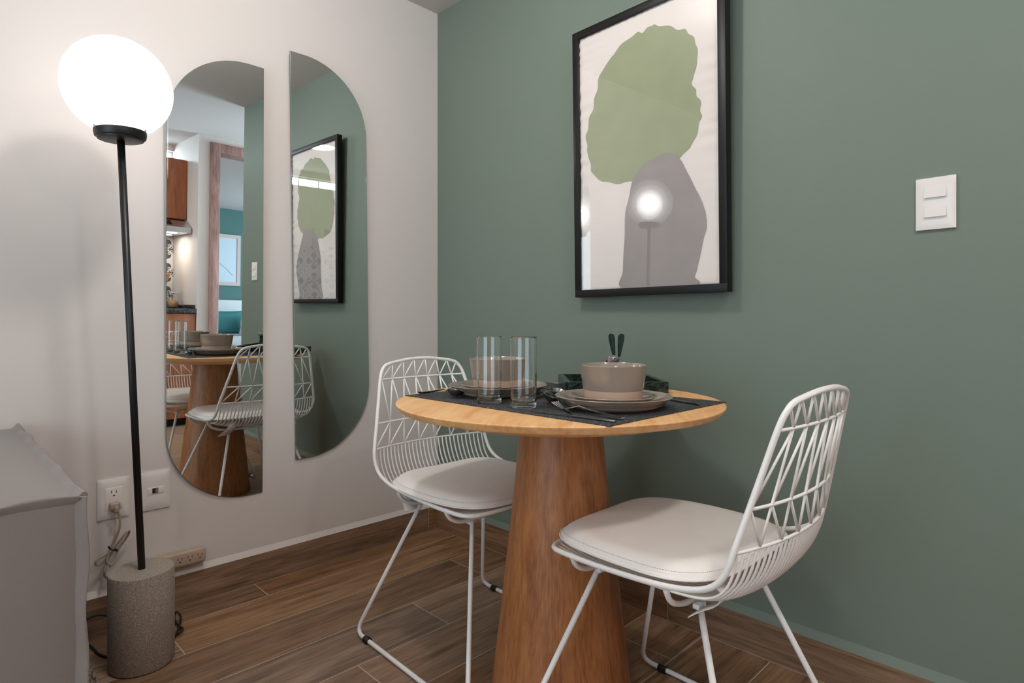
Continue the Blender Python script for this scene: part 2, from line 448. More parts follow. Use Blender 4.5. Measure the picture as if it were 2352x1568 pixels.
def tag(o, label=None, cat=None, group=None, kind=None):
    if label: o['label'] = label
    if cat: o['category'] = cat
    if group: o['group'] = group
    if kind: o['kind'] = kind
    return o

def thing(name, label, cat, loc=(0, 0, 0), rz=0.0, group=None, rot=None):
    o = bpy.data.objects.new(name, None); COL.objects.link(o); o.location = loc
    o.rotation_euler = rot or (0, 0, rz); o.empty_display_size = 0.05
    return tag(o, label, cat, group)

def copy_tree(o, parent=None):
    c = o.copy(); COL.objects.link(c)
    if parent: c.parent = parent
    for ch in list(o.children): copy_tree(ch, c)
    return c

def struct(o): o['kind'] = 'structure'; return o

# ------------------------------------------------------------------ room shell
H = 2.34
def plank_mesh(name, mat, rects, z_of, parent=None):
    """rects: list of 3-D quads (4 corners) -> one mesh with per-face 'plank' colour"""
    me = bpy.data.meshes.new(name); vs = []; fs = []
    for q in rects:
        o = len(vs); vs += q; fs.append((o, o + 1, o + 2, o + 3))
    me.from_pydata(vs, [], fs)
    at = me.color_attributes.new('plank', 'FLOAT_COLOR', 'CORNER')
    rn = random.Random(5)
    for p in me.polygons:
        c = (rn.random(), rn.random(), rn.random(), 1)
        for li in p.loop_indices: at.data[li].color = c
    me.materials.append(mat)
    o = bpy.data.objects.new(name, me); COL.objects.link(o)
    if parent: o.parent = parent
    return o

fl = MB().box((-0.15, -4.1, -0.08), (7.0, 3.3, -0.0004)).build('floor', M['grout']); struct(fl)
rects = []
g = 0.0016
PW, PL = 0.196, 1.268
for i in range(0, 37):
    x0 = 0.130 + PW * (i - 1); x1 = x0 + PW
    if i == 0: x0 = 0.0
    yo = -0.826 - 0.317 * i
    k0 = math.floor((-4.0 - yo) / PL); k1 = math.ceil((3.3 - yo) / PL)
    for k in range(k0, k1):
        ya, yb = max(-4.0, yo + k * PL), min(3.2, yo + (k + 1) * PL)
        if yb - ya < 0.01: continue
        rects.append([(x0 + g, ya + g, 0), (x1 - g, ya + g, 0), (x1 - g, yb - g, 0), (x0 + g, yb - g, 0)])
struct(plank_mesh('floor_planks', M['floor'], rects, 0, fl))

struct(MB().box((-0.15, -4.15, H), (7.0, 3.35, H + 0.1)).build('ceiling', M['ceiling']))
struct(MB().box((-0.15, -4.15, 0), (0, 0.0, H)).build('wall_left', M['white_wall']))
struct(MB().box((-0.15, 0, 0), (2.08, 0.12, H)).build('wall_right', M['green_wall']))
# far side of the home, seen in the mirrors
struct(MB().box((2.0, 0.12, 0), (2.08, 2.2, H)).build('wall_hall_left', M['white_wall']))
hw = MB()
hw.box((3.02, 0.04, 0), (3.14, 0.19, H)); hw.box((3.02, 1.03, 0), (3.14, 2.2, H)); hw.box((3.02, 0.19, 2.225), (3.14, 1.03, H))
struct(hw.build('wall_hall_right', M['white_wall']))
eh = MB(); eh.box((2.0, 2.1, 0), (2.15, 2.2, H)); eh.box((2.95, 2.1, 0), (3.14, 2.2, H)); eh.box((2.15, 2.1, 0), (2.95, 2.2, 0.65)); eh.box((2.15, 2.1, 2.25), (2.95, 2.2, H))
struct(eh.build('wall_hall_end', M['white_wall']))
struct(MB().box((3.14, 0.04, 0), (3.70, 0.14, H)).build('wall_kitchen_side', M['white_wall']))
kb = MB(); kb.box((3.58, -4.15, 0), (3.70, 0.04, 2.19)); kb.box((3.58, -4.15, 2.285), (3.70, 0.04, H)); kb.box((3.58, -4.15, 2.19), (3.70, -2.4, 2.285))
struct(kb.build('wall_kitchen_back', M['white_wall']))
bk = MB(); bk.box((-0.15, -4.15, 0), (0.8, -4.0, H)); bk.box((3.0, -4.15, 0), (3.7, -4.0, H)); bk.box((0.8, -4.15, 2.2), (3.0, -4.0, H)); bk.box((0.8, -4.15, 0), (3.0, -4.0, 0.3))
struct(bk.build('wall_back', M['white_wall']))
struct(MB().box((6.85, -0.5, 0), (7.0, 3.35, H)).build('wall_bedroom_far', M['teal_wall']))
be = MB(); be.box((3.14, 3.2, 0), (3.9, 3.35, H)); be.box((6.1, 3.2, 0), (7.0, 3.35, H)); be.box((3.9, 3.2, 0), (6.1, 3.35, 0.8)); be.box((3.9, 3.2, 2.2), (6.1, 3.35, H))
struct(be.build('wall_bedroom_end', M['white_wall']))
struct(MB().box((3.70, -0.5, 0), (7.0, -0.4, H)).build('wall_bedroom_near', M['white_wall']))

def window(name, fn, w_, h_, panes, t=0.04, fr=0.035):
    """frame bars and one pane sheet, fn maps (u, v, depth)"""
    m = MB()
    def bar(u0, v0, u1, v1):
        a = fn(u0, v0, 0); b = fn(u1, v1, t)
        m.box([min(a[i], b[i]) for i in range(3)], [max(a[i], b[i]) for i in range(3)])
    bar(0, 0, w_, fr); bar(0, h_ - fr, w_, h_); bar(0, fr, fr, h_ - fr); bar(w_ - fr, fr, w_, h_ - fr)
    for k in range(1, panes):
        u = w_ * k / panes; bar(u - fr / 3, fr, u + fr / 3, h_ - fr)
    o = struct(m.build(name, M['plastic']))
    p = MB(); a = fn(fr, fr, t * 0.45); b = fn(w_ - fr, h_ - fr, t * 0.55)
    p.box([min(a[i], b[i]) for i in range(3)], [max(a[i], b[i]) for i in range(3)])
    p.build('pane', M['window_pane'], o)
    return o
window('window_1', lambda u, v, d: (3.62 + d, 0.04 - u, 2.19 + v), 2.44, 0.095, 11, fr=0.012)
window('window_2', lambda u, v, d: (0.8 + u, -4.1 + d, 0.3 + v), 2.2, 1.9, 2)
window('window_4', lambda u, v, d: (3.9 + u, 3.26 + d, 0.8 + v), 2.2, 1.4, 2)
window('window_3', lambda u, v, d: (2.15 + u, 2.12 + d, 0.65 + v), 0.8, 1.6, 1)

# fittings of the ceiling lights; the last ring dresses the added fill
struct(MB().lathe([(0, 0.09), (0.075, 0.09), (0.078, 0.082), (0.070, 0.072), (0.0, 0.070)], 40, c=(1.00, -1.05, 2.2495)).build('trim_4', M['plastic'], angle=40))
for n_, (x_, y_, r_) in enumerate(((2.3, -2.6, 0.15), (2.55, -0.95, 0.10))):
    struct(MB().lathe([(r_ + 0.002, 0.0), (r_ + 0.018, 0.0), (r_ + 0.018, -0.012), (r_ + 0.002, -0.012), (r_ + 0.002, 0.0)], 48, c=(x_, y_, 2.3398)).build('trim_%d' % (5 + n_), M['plastic'], angle=40))

# baseboards (wood-look tile), lip of plaster above them
def baseboard(name, mat, segs, fn):
    body = MB()
    a = fn(segs[0], 0, 0); b = fn(segs[-1], 0.1035, 0.009)
    body.box([min(a[i], b[i]) for i in range(3)], [max(a[i], b[i]) for i in range(3)])
    o = struct(body.build(name, M['grout']))
    q = []
    for s0, s1 in zip(segs[:-1], segs[1:]):
        q.append([fn(s0 + 0.001, 0.002, 0.0098), fn(s1 - 0.001, 0.002, 0.0098), fn(s1 - 0.001, 0.1037, 0.0098), fn(s0 + 0.001, 0.1037, 0.0098)])
        q.append([fn(s0 + 0.001, 0.1037, 0.0098), fn(s1 - 0.001, 0.1037, 0.0098), fn(s1 - 0.001, 0.1037, 0.0), fn(s0 + 0.001, 0.1037, 0.0)])
    struct(plank_mesh('tiles', mat, q, 0, o))
    return o
baseboard('baseboard_left', M['base_y'], [-4.0, -2.59, -1.325, -0.058, -0.012], lambda s, z, d: (d, s, z))
baseboard('baseboard_right', M['base_x'], [0.0, 1.185, 2.08], lambda s, z, d: (s, -d, z))
lip = MB(); lip.add([(0.0100, -4, 0.104), (0.0100, 0, 0.104), (0.0, 0, 0.124), (0.0, -4, 0.124), (0, -4, 0.104), (0, 0, 0.104)], [(0, 1, 2, 3), (0, 4, 5, 1), (0, 3, 4), (1, 5, 2)])
struct(lip.build('trim_1', M['white_wall']))
lip = MB(); lip.add([(0, -0.0100, 0.104), (2.08, -0.0100, 0.104), (2.08, 0.0, 0.126), (0, 0.0, 0.126), (0, 0, 0.104), (2.08, 0, 0.104)], [(0, 1, 2, 3), (0, 4, 5, 1), (0, 3, 4), (1, 5, 2)])
struct(lip.build('trim_2', M['green_wall']))

# bedroom doorway casing
dw = MB()
for a, b in (((2.995, 0.125, 0), (3.16, 0.20, 2.29)), ((2.995, 1.02, 0), (3.16, 1.095, 2.29)), ((2.995, 0.20, 2.215), (3.16, 1.02, 2.29))):
    dw.box(a, b, 0.003)
struct(dw.build('door_1', M['door_wood']))

# ------------------------------------------------------------------ table
TX, TY = 1.178, -0.515
t = thing('dining_table', 'round light oak dining table on a solid cone pedestal, in the room corner', 'table', (TX, TY, 0))
prof = [(0, 0.7400), (0.20, 0.7400), (0.400, 0.7400), (0.4030, 0.7400), (0.4045, 0.7395), (0.4052, 0.7383), (0.4050, 0.7368), (0.4035, 0.7345), (0.3965, 0.7250), (0.3950, 0.7233), (0.3925, 0.7222), (0.36, 0.7150), (0.35, 0.7120), (0.30, 0.700), (0.15, 0.700), (0.0, 0.700)]
tt_ = MB().lathe(prof, 128).build('tabletop', M['table_top'], t, angle=25, loc=(-0.006, -0.006, 0)); tt_.rotation_euler.z = R(34)
pp = [(0.0, 0.6995)] + [(0.1025 + 0.0765 * (((0.6995 - z) / 0.6995) ** 1.12), z) for z in [0.6995, 0.65, 0.6, 0.5, 0.4, 0.3, 0.2, 0.1, 0.05, 0.004]] + [(0.176, 0.0), (0.0, 0.0)]
MB().lathe(pp, 96).build('pedestal', M['pedestal'], t, angle=40)

# ------------------------------------------------------------------ chairs
T = Vector((-0.2714, 0.155, 0.792)); B3 = Vector((-0.211, 0.214, 0.555))
def on_back(s, u):
    """s: 0 at the top corner height, 1 at the lowest crossbar; u: -1..1 across, bowed backwards"""
    p = T.lerp(B3, s)
    bow = 0.012 + 0.024 * s
    return Vector((p.x - bow * (1 - u * u), p.y * u, p.z))
def rim_top(u):
    return Vector((-0.272 - 0.014 * (1 - u * u), 0.150 * u, 0.796 + 0.020 * (1 - u * u)))
def seat_wire(u, x_end=None):
    e = 1 - u * u; s = 1 - abs(u) ** 3
    return [(-0.211 - 0.036 * e, 0.214 * u, 0.555), (-0.205 - 0.034 * e, 0.216 * u, 0.52), (-0.189 - 0.030 * e, 0.216 * u, 0.486 - 0.008 * s),
            (-0.156 - 0.022 * e, 0.214 * u, 0.465 - 0.028 * s), (-0.10 - 0.010 * e, 0.212 * u, 0.457 - 0.036 * s), (-0.02, 0.210 * u, 0.454 - 0.038 * s),
            (0.08, 0.208 * u, 0.452 - 0.034 * s), (0.16, 0.203 * u, 0.450 - 0.018 * s), (0.206 + 0.010 * (1 - u ** 6) - 0.012 * u ** 12, 0.196 * u, 0.4475)]

def make_chair():
    t = thing('wire_chair', '', 'chair')
    half = [T.lerp(B3, 0.12), T.lerp(B3, 0.45), T.lerp(B3, 0.75), B3, Vector((-0.202, 0.2175, 0.525)), Vector((-0.184, 0.2185, 0.498)), Vector((-0.152, 0.2180, 0.479)),
            Vector((-0.098, 0.2165, 0.4660)), Vector((-0.025, 0.2155, 0.4590)), Vector((0.08, 0.213, 0.4545)), Vector((0.155, 0.208, 0.4525)), Vector((0.192, 0.199, 0.4510)),
            Vector((0.209, 0.180, 0.4500)), Vector((0.2155, 0.150, 0.4490)), Vector((0.2175, 0.09, 0.4485))]
    top = [Vector((-0.2865, 0.0, 0.8165)), Vector((-0.2850, 0.05, 0.8145)), Vector((-0.2800, 0.10, 0.8080)), Vector((-0.2765, 0.128, 0.8025)), Vector((-0.2730, 0.146, 0.7925))]
    right = top[1:] + half
    loop = [top[0]] + right + [Vector((0.218, 0, 0.448))] + [Vector((p.x, -p.y, p.z)) for p in reversed(right)]
    MB().tube(loop, 0.0056, 10, closed=True, sub=4).build('rim', M['chair'], t)
    for s in (0.147, 0.693, 1.0):
        MB().tube([on_back(s, u / 6) for u in range(-6, 7)], 0.0031, 8, sub=2).build('crossbar', M['chair'], t)
    zz = MB(); r = 0.0025
    N = 7; fr = lambda k: -1 + 2 * k / N
    b1 = [on_back(0.147, fr(k)) for k in range(8)]; b2 = [on_back(0.693, fr(k)) for k in range(8)]; b3 = [on_back(1.0, fr(k)) for k in range(8)]
    def link(a, b):
        m = (a + b) / 2; zz.tube([a, m, b], r, 6)
    for k in range(1, 8):
        tp = rim_top(max(-0.97, min(0.97, fr(k) - 0.02)))
        if k < 7: link(b1[k], tp)
        link(b1[k - 1] if k > 1 else on_back(0.147, -0.97), tp if k < 7 else rim_top(0.93))
        link(b2[k] if k < 7 else on_back(0.693, 0.98), b1[k] if k < 7 else on_back(0.147, 0.98))
        link(b2[k] if k < 7 else on_back(0.693, 0.98), b1[k - 1] if k > 1 else on_back(0.147, -0.97))
        link(b3[k] if k < 7 else on_back(1.0, 0.98), b2[k] if k < 7 else on_back(0.693, 0.98))
        link(b3[k - 1] if k > 1 else on_back(1.0, -0.98), b2[k] if k < 7 else on_back(0.693, 0.98))
    zz.build('back_lattice', M['chair'], t)
    sw = MB(); n = 29
    for k in range(n):
        u = -0.955 + 1.91 * k / (n - 1)
        sw.tube([Vector(p) for p in seat_wire(u)], 0.0025, 6, sub=3)
    sw.build('seat_wires', M['chair'], t)
    for x, dz in ((-0.085, 0.0), (0.135, 0.006)):
        pts = [(x, -0.2125, 0.457), (x, -0.195, 0.4295), (x, -0.155, 0.4125), (x, -0.10, 0.407 + dz), (x, 0, 0.405 + dz), (x, 0.10, 0.407 + dz), (x, 0.155, 0.4125), (x, 0.195, 0.4295), (x, 0.2125, 0.457)]
        MB().tube([Vector(p) for p in pts], 0.0055, 8, sub=4).build('support_rod', M['chair'], t)
    for sd in (-1, 1):
        pts = [(0.132, 0.119 * sd, 0.412), (0.271, 0.248 * sd, 0.0075), (-0.260, 0.248 * sd, 0.0075), (-0.100, 0.119 * sd, 0.408)]
        MB().tube(fillet(pts, [0, 0.028, 0.028, 0], 7), 0.0062, 10).build('sled_leg', M['chair'], t)
        for x in (0.129, -0.100):
            MB().box((x - 0.007, 0.119 * sd - 0.014, 0.3985), (x + 0.007, 0.119 * sd + 0.014, 0.4085), 0.002).build('bracket', M['chair'], t)
        for x in (0.205, -0.195):
            gl = MB(); gl.tube([(x - 0.012, 0.248 * sd, 0.0078), (x + 0.012, 0.248 * sd, 0.0078)], 0.0085, 10)
            gl.box((x - 0.012, 0.248 * sd - 0.0095, 0.0), (x + 0.012, 0.248 * sd + 0.0095, 0.0125), 0.001)
            gl.build('glide', M['black_rubber'], t)
    return t

def make_cushion():
    t = thing('seat_cushion', '', 'cushion')
    seg, K = 96, 14
    def outl(a):
        c, s = math.cos(a), math.sin(a); p = 4.8
        rr = (abs(c) ** p + abs(s) ** p) ** (-1 / p)
        x, y = rr * c, rr * s
        w_ = 0.216 - 0.018 * x * x if x < 0 else 0.216 - 0.028 * x * x
        return 0.016 + (0.207 if x > 0 else 0.192) * x, w_ * y
    def base(x, y): return 0.4545 + 0.005 * (y / 0.2) ** 2 + 0.012 * max(0, (-x - 0.05) / 0.13) ** 2
    m = MB(); vs = []; fs = []
    lay = []
    for k in range(K + 1):
        s = math.sin(PI / 2 * k / K)
        lay.append((s, 1))
    for s, _ in lay:
        for q in range(seg):
            x, y = outl(2 * PI * q / seg); x = 0.016 + (x - 0.016) * s; y *= s
            edge = max(0, (s - 0.80) / 0.20)
            z = base(x, y) + 0.013 + 0.022 * (1 - edge ** 2.6) + 0.006 * (1 - s * s) + 0.0015 * math.sin(17 * x + 5 * y) * math.cos(13 * y - 4 * x) * (1 - edge)
            vs.append((x, y, z))
    n = len(lay)
    for s, _ in reversed(lay):
        for q in range(seg):
            x, y = outl(2 * PI * q / seg); x = 0.016 + (x - 0.016) * s; y *= s
            edge = max(0, (s - 0.85) / 0.15)
            z = base(x, y) + 0.004 + 0.009 * edge ** 2
            if s > 0.9999: z = base(x, y) + 0.0125
            vs.append((x, y, z))
    for i in range(2 * n - 1):
        for q in range(seg):
            q2 = (q + 1) % seg; fs.append((i * seg + q, i * seg + q2, (i + 1) * seg + q2, (i + 1) * seg + q))
    m.add(vs, fs, True); m.build('pad', M['cushion'], t)
    sm = MB(); st = MB()
    P = []; Q = []
    for q in range(seg):
        x, y = outl(2 * PI * q / seg)
        P.append(Vector((0.016 + (x - 0.016) * 1.004, y * 1.004, base(x, y) + 0.0125)))
        Q.append(Vector((0.016 + (x - 0.016) * 0.985, y * 0.985, base(x, y) + 0.0255)))
    sm.tube(P, 0.0022, 6, closed=True); sm.build('piping', M['cushion'], t)
    for q in range(0, seg):
        a, b = Q[q], Q[(q + 1) % seg]
        nst = max(1, int((b - a).length / 0.004))
        for j in range(nst):
            c0 = a.lerp(b, (j + 0.2) / nst); c1 = a.lerp(b, (j + 0.75) / nst)
            st.tube([c0, c1], 0.0005, 4)
    st.build('stitching', M['stitch'], t)
    for sd in (-1, 1):
        b = MB()
        a0 = Vector((-0.150, 0.13 * sd, 0.459)); w_ = Vector((0.0, 0.014, 0.0))
        pts = [a0, Vector((-0.168, 0.131 * sd, 0.449)), Vector((-0.160, 0.134 * sd, 0.428)), Vector((-0.132, 0.138 * sd, 0.410)), Vector((-0.108, 0.142 * sd, 0.392))]
        pts = spline(pts, 4); vs = []
        for i, p in enumerate(pts):
            k = 1 + 0.9 * i / len(pts); vs += [p - w_ * k, p + w_ * k * (1 if i < len(pts) - 1 else 0.2)]
        b.add(vs, [(2 * i, 2 * i + 1, 2 * i + 3, 2 * i + 2) for i in range(len(pts) - 1)], True)
        o = b.build('tie_strap', M['cushion'], t)
        md = o.modifiers.new('thick', 'SOLIDIFY'); md.thickness = 0.0016
    return t

chair1 = make_chair(); chair2 = copy_tree(chair1)
cush1 = make_cushion(); cush2 = copy_tree(cush1)
C1 = (0.835, -0.504, R(-1.7)); C2 = (1.520, -0.5104, R(179.35))
GC = 'wire chairs at the round table'
for o, c, l in ((chair1, C1, 'white wire chair left of the table, its back towards the two wall mirrors'),
                (chair2, C2, 'white wire chair right of the table, its back standing free of the tabletop')):
    o.location = (c[0], c[1], 0); o.rotation_euler = (0, 0, c[2]); tag(o, l, 'chair', GC)
def place_cushion(o, c, dx, dy, rz, l):
    a = c[2]; o.location = (c[0] + dx * math.cos(a) - dy * math.sin(a), c[1] + dx * math.sin(a) + dy * math.cos(a), 0.0)
    o.rotation_euler = (0, 0, a + rz); tag(o, l, 'cushion', 'white pads tied on the wire chairs')
cush1_dz = -0.006
place_cushion(cush1, C1, 0.0, -0.006, 0, 'white seat pad on the chair in front of the mirrors, partly behind the pedestal')
cush1.location.z = cush1_dz
place_cushion(cush2, C2, 0.010, -0.002, 0, 'white stitched seat pad fully in view on the right-hand wire chair')

# ------------------------------------------------------------------ placemats and place settings
def placemat(x0, y0, x1, y1, label):
    m = MB(); m.box((x0, y0, 0.7402), (x1, y1, 0.7422), 0.0006)
    o = m.build('placemat', M['placemat']); tag(o, label, 'placemat', 'dark woven placemats'); return o
placemat(0.846, -0.760, 1.1985, -0.245, 'dark woven placemat on the half of the table nearer the mirrors')
placemat(1.2005, -0.760, 1.506, -0.283, 'dark woven placemat on the right half of the table, under the front bowl')
ZM = 0.7424

def plate(name, r_rim, r_base, h_, floor_, band, label, loc, group):
    pr = [(0, 0.0), (r_base - 0.006, 0.0), (r_base, 0.002)]
    k = 6
    for i in range(1, k + 1):
        tt = i / k; pr.append((r_base + (r_rim - r_base) * (tt ** 0.85), 0.002 + (h_ - 0.003) * tt ** 1.25))
    pr += [(r_rim + 0.001, h_ - 0.0005), (r_rim - 0.0005, h_ + 0.0008), (r_rim - 0.003, h_ - 0.0005)]
    ri = r_base - 0.004
    for i in range(k, -1, -1):
        tt = i / k; pr.append((ri + (r_rim - 0.005 - ri) * (tt ** 0.85), floor_ + (h_ - 0.0025 - floor_) * tt ** 1.3))
    pr.append((0, floor_))
    mids = [1 if pr[i + 1][1] <= band and i < 9 else 0 for i in range(len(pr) - 1)]
    o = MB().lathe(pr, 96, mids=mids).build(name, [M['glaze'], M['bisque']], angle=50)
    o.location = loc; tag(o, label, 'plate', group); return o

def bowl(label, loc):
    pr = [(0, 0), (0.058, 0), (0.0628, 0.003), (0.0652, 0.010), (0.0670, 0.0255), (0.0674, 0.0265), (0.0702, 0.043), (0.0733, 0.062), (0.0752, 0.0785), (0.0757, 0.0805), (0.0745, 0.0815), (0.0731, 0.080),
          (0.0698, 0.060), (0.0660, 0.040), (0.0615, 0.018), (0.056, 0.009), (0.045, 0.006), (0, 0.005)]
    mids = [1 if i < 4 else 0 for i in range(len(pr) - 1)]
    o = MB().lathe(pr, 96, mids=mids).build('bowl', [M['glaze'], M['bisque']], angle=50)
    o.location = loc; tag(o, label, 'bowl', 'two-tone bowls on the table'); return o

GP, GS = 'large dinner plates', 'small plates under the bowls'
for (px, py), who, far in (((1.367, -0.554), 'front', 'right of the glasses'), ((1.008, -0.575), 'rear', 'behind the glasses')):
    plate('dinner_plate', 0.131, 0.093, 0.0275, 0.008, 0.0135, 'large taupe plate, lowest of the %s stack of crockery, %s' % (who, far), (px, py, ZM), GP)
    plate('side_plate', 0.0975, 0.066, 0.0195, 0.006, 0.0, 'small taupe plate between the bowl and the large plate %s' % far, (px, py, ZM + 0.0088), GS)
    bowl('taupe glazed bowl with a bare clay base, on the stack %s' % far, (px, py, ZM + 0.0155))

# drinking glasses
def tumbler(loc, label):
    R0, h_ = 0.0298, 0.160
    pr = [(0, 0.0005), (R0 - 0.006, 0.0003), (R0 - 0.003, 0.0004), (R0 - 0.0012, 0.0015), (R0 - 0.0002, 0.004), (R0, 0.006), (R0, 0.012), (R0, 0.08), (R0, h_ - 0.004), (R0, h_ - 0.0008), (R0 - 0.0003, h_ - 0.0002), (R0 - 0.0008, h_), (R0 - 0.0013, h_ - 0.0002), (R0 - 0.0016, h_ - 0.0008), (R0 - 0.0016, h_ - 0.004), (R0 - 0.0016, 0.08), (R0 - 0.0016, 0.022), (R0 - 0.0018, 0.017), (R0 - 0.004, 0.0125), (R0 - 0.008, 0.0112), (R0 - 0.012, 0.0108), (0, 0.0108)]
    o = MB().lathe(pr, 64).build('tumbler', M['glass'], angle=60); o.location = loc
    tag(o, label, 'glass', 'tall empty tumblers'); return o
tumbler((1.117, -0.707, ZM), 'tall clear glass on the left, in front of the rear bowl')
tumbler((1.2265, -0.702, ZM), 'tall clear glass on the right, nearer to the fork and knife')

# cutlery (built along +X, handle end at 0)
def ribbon(m, pts, ws, th=0.0016):
    vs = []
    for (x, z), w_ in zip(pts, ws): vs += [(x, -w_, z), (x, w_, z), (x, w_, z + th), (x, -w_, z + th)]
    fs = []
    for i in range(len(pts) - 1):
        a = 4 * i; b = a + 4
        fs += [(a, b, b + 1, a + 1), (a + 1, b + 1, b + 2, a + 2), (a + 2, b + 2, b + 3, a + 3), (a + 3, b + 3, b, a)]
    fs += [(0, 1, 2, 3), tuple(reversed([4 * (len(pts) - 1) + q for q in range(4)]))]
    m.add(vs, fs, True)
def spoon_mesh(L=0.165, bl=0.048, bw=0.0165):
    m = MB(); hx = L - bl
    ribbon(m, [(0, 0.0), (0.02, 0.0005), (hx * 0.55, 0.008), (hx * 0.85, 0.0155), (hx + 0.004, 0.0115)], [0.0055, 0.0055, 0.0038, 0.0025, 0.003], 0.0018)
    nu, nv = 18, 9; vs = []; fs = []
    for side in (0, 1):
        for i in range(nv + 1):
            s = i / nv
            for k in range(nu):
                a = 2 * PI * k / nu
                x = hx + bl / 2 + bl / 2 * s * math.cos(a); egg = 1 + 0.16 * math.cos(a)
                y = bw * s * math.sin(a) * egg
                z = 0.0008 + 0.0125 * s ** 2.0 + (0.0012 if side else 0)
                vs.append((x, y, z))
    n = (nv + 1) * nu
    for side in (0, 1):
        for i in range(nv):
            for k in range(nu):
                k2 = (k + 1) % nu; fs.append(tuple(side * n + q for q in (i * nu + k, i * nu + k2, (i + 1) * nu + k2, (i + 1) * nu + k)))
    for k in range(nu):
        k2 = (k + 1) % nu; fs.append((nv * nu + k, nv * nu + k2, n + nv * nu + k2, n + nv * nu + k))
    m.add(vs, fs, True); return m
def fork_mesh(L=0.19):
    m = MB()
    ribbon(m, [(0, 0.0), (0.03, 0.001), (0.08, 0.007), (0.115, 0.012), (0.135, 0.006), (0.145, 0.003)], [0.0055, 0.0055, 0.0035, 0.003, 0.008, 0.0118], 0.0018)
    for k in range(4):
        y = -0.0095 + 0.0063 * k
        m.tube([(0.143, y, 0.004), (0.158, y, 0.0035), (0.175, y, 0.007), (L, y, 0.0135)], 0.0014, 6, sub=3)
    return m
def knife_mesh(L=0.21):
    m = MB()
    m.box((0, -0.0045, 0.0), (0.10, 0.0045, 0.005), 0.0012)
    out = [(0.098, -0.0045), (0.16, -0.010), (0.19, -0.0095), (0.205, -0.004), (L, 0.004), (0.19, 0.0055), (0.098, 0.0045)]
    m.prism(out, lambda u, v, t_: (u, v, t_), 0.0004, 0.0018)
    return m
def cutlery(name, mb, a, b, z, label, cat, rx=0.0, pitch=0.0, group='cutlery on the table', mat='steel'):
    o = mb.build(name, M[mat], angle=40); dx, dy = b[0] - a[0], b[1] - a[1]
    o.location = (a[0], a[1], z); o.rotation_euler = (rx, -pitch, math.atan2(dy, dx)); tag(o, label, cat, group); return o
cutlery('knife', knife_mesh(0.21), (1.494, -0.724), (1.292, -0.736), ZM + 0.0002, 'straight steel knife lying nearest the table edge, beside the fork', 'knife', mat='steel_dark')
cutlery('fork', fork_mesh(0.19), (1.488, -0.691), (1.294, -0.676), ZM + 0.0035, 'steel four-tined fork lying between the knife and the front plate', 'fork')
cutlery('spoon', spoon_mesh(0.19, 0.058, 0.019), (1.366, -0.704), (1.196, -0.599), ZM + 0.004, 'steel spoon with a dark bowl, resting just behind the fork tines', 'spoon', rx=R(26), mat='steel_dark')
cutlery('spoon', spoon_mesh(0.17), (1.150, -0.625), (1.128, -0.452), ZM + 0.0002, 'bright steel spoon between the two plate stacks, bowl near the marble tray', 'spoon', rx=R(16))
cutlery('teaspoon', spoon_mesh(0.15, 0.05, 0.017), (0.862, -0.730), (1.003, -0.706), ZM + 0.005, 'small steel spoon left of the two glasses, pointing at them', 'spoon', rx=R(-30), mat='steel_dark')
cutlery('knife', knife_mesh(0.20), (0.880, -0.385), (1.08, -0.385), ZM + 0.0002, 'steel knife just beyond the rear plate stack, beside the tray', 'knife', mat='steel_dark')
cutlery('knife', knife_mesh(0.20), (1.492, -0.392), (1.31, -0.330), ZM + 0.0002, 'steel knife on the far side of the front plate, close to the marble tray', 'knife', mat='steel_dark')

# ------------------------------------------------------------------ marble tray and hare
tray_o = Vector((1.120, -0.428, 0)); ang = R(45.23)
def tr(u, v, z): return (tray_o.x + u * math.cos(ang) - v * math.sin(ang), tray_o.y + u * math.sin(ang) + v * math.cos(ang), z)
m = MB(); TW, TD = 0.280, 0.262; wl = 0.015
def tbox(u0, v0, z0, u1, v1, z1):
    vs = [tr(u, v, z) for z in (z0, z1) for u, v in ((u0, v0), (u1, v0), (u1, v1), (u0, v1))]
    m.add(vs, [(0, 3, 2, 1), (4, 5, 6, 7), (0, 1, 5, 4), (1, 2, 6, 5), (2, 3, 7, 6), (3, 0, 4, 7)])
z0 = ZM + 0.0002
tbox(0, 0, z0, TW, TD, z0 + 0.008); tbox(0, 0, z0 + 0.008, TW, wl, z0 + 0.030); tbox(0, TD - wl, z0 + 0.008, TW, TD, z0 + 0.030)
tbox(0, wl, z0 + 0.008, wl, TD - wl, z0 + 0.030); tbox(TW - wl, wl, z0 + 0.008, TW, TD - wl, z0 + 0.030)
o = m.build('tray', M['marble']); tag(o, 'square dark green marble tray with low walls, behind the front bowl', 'tray')

hx, hy = 1.170, -0.262; hz = z0 + 0.0082
b = thing('hare_figurine', 'dark green long-eared hare figurine standing in the marble tray', 'figurine', (hx, hy, hz), R(-72))
m = MB()
m.sphere((0, 0, 0.022), (0.030, 0.022, 0.0225)); m.sphere((0.004, 0, 0.040), (0.018, 0.017, 0.022)); m.sphere((-0.028, 0, 0.020), (0.008, 0.008, 0.008))
m.sphere((0.018, 0.012, 0.006), (0.016, 0.006, 0.006)); m.sphere((0.018, -0.012, 0.006), (0.016, 0.006, 0.006)); m.sphere((0.010, 0, 0.060), (0.012, 0.011, 0.016))
bo = m.build('body', M['hare'], b); md = bo.modifiers.new('blend', 'REMESH'); md.mode = 'VOXEL'; md.voxel_size = 0.0018; md.use_smooth_shade = True
sm_ = bo.modifiers.new('smooth', 'SMOOTH'); sm_.iterations = 6
HR = Matrix.Rotation(R(-38), 3, 'Z')
def hp_(x, y, z): return tuple(HR @ Vector((x, y, z)))
m = MB(); m.sphere(hp_(0.008, 0, 0.079), (0.0165, 0.0145, 0.0125), rot=HR); m.sphere(hp_(0.024, 0, 0.074), (0.0105, 0.0092, 0.0080), rot=HR)
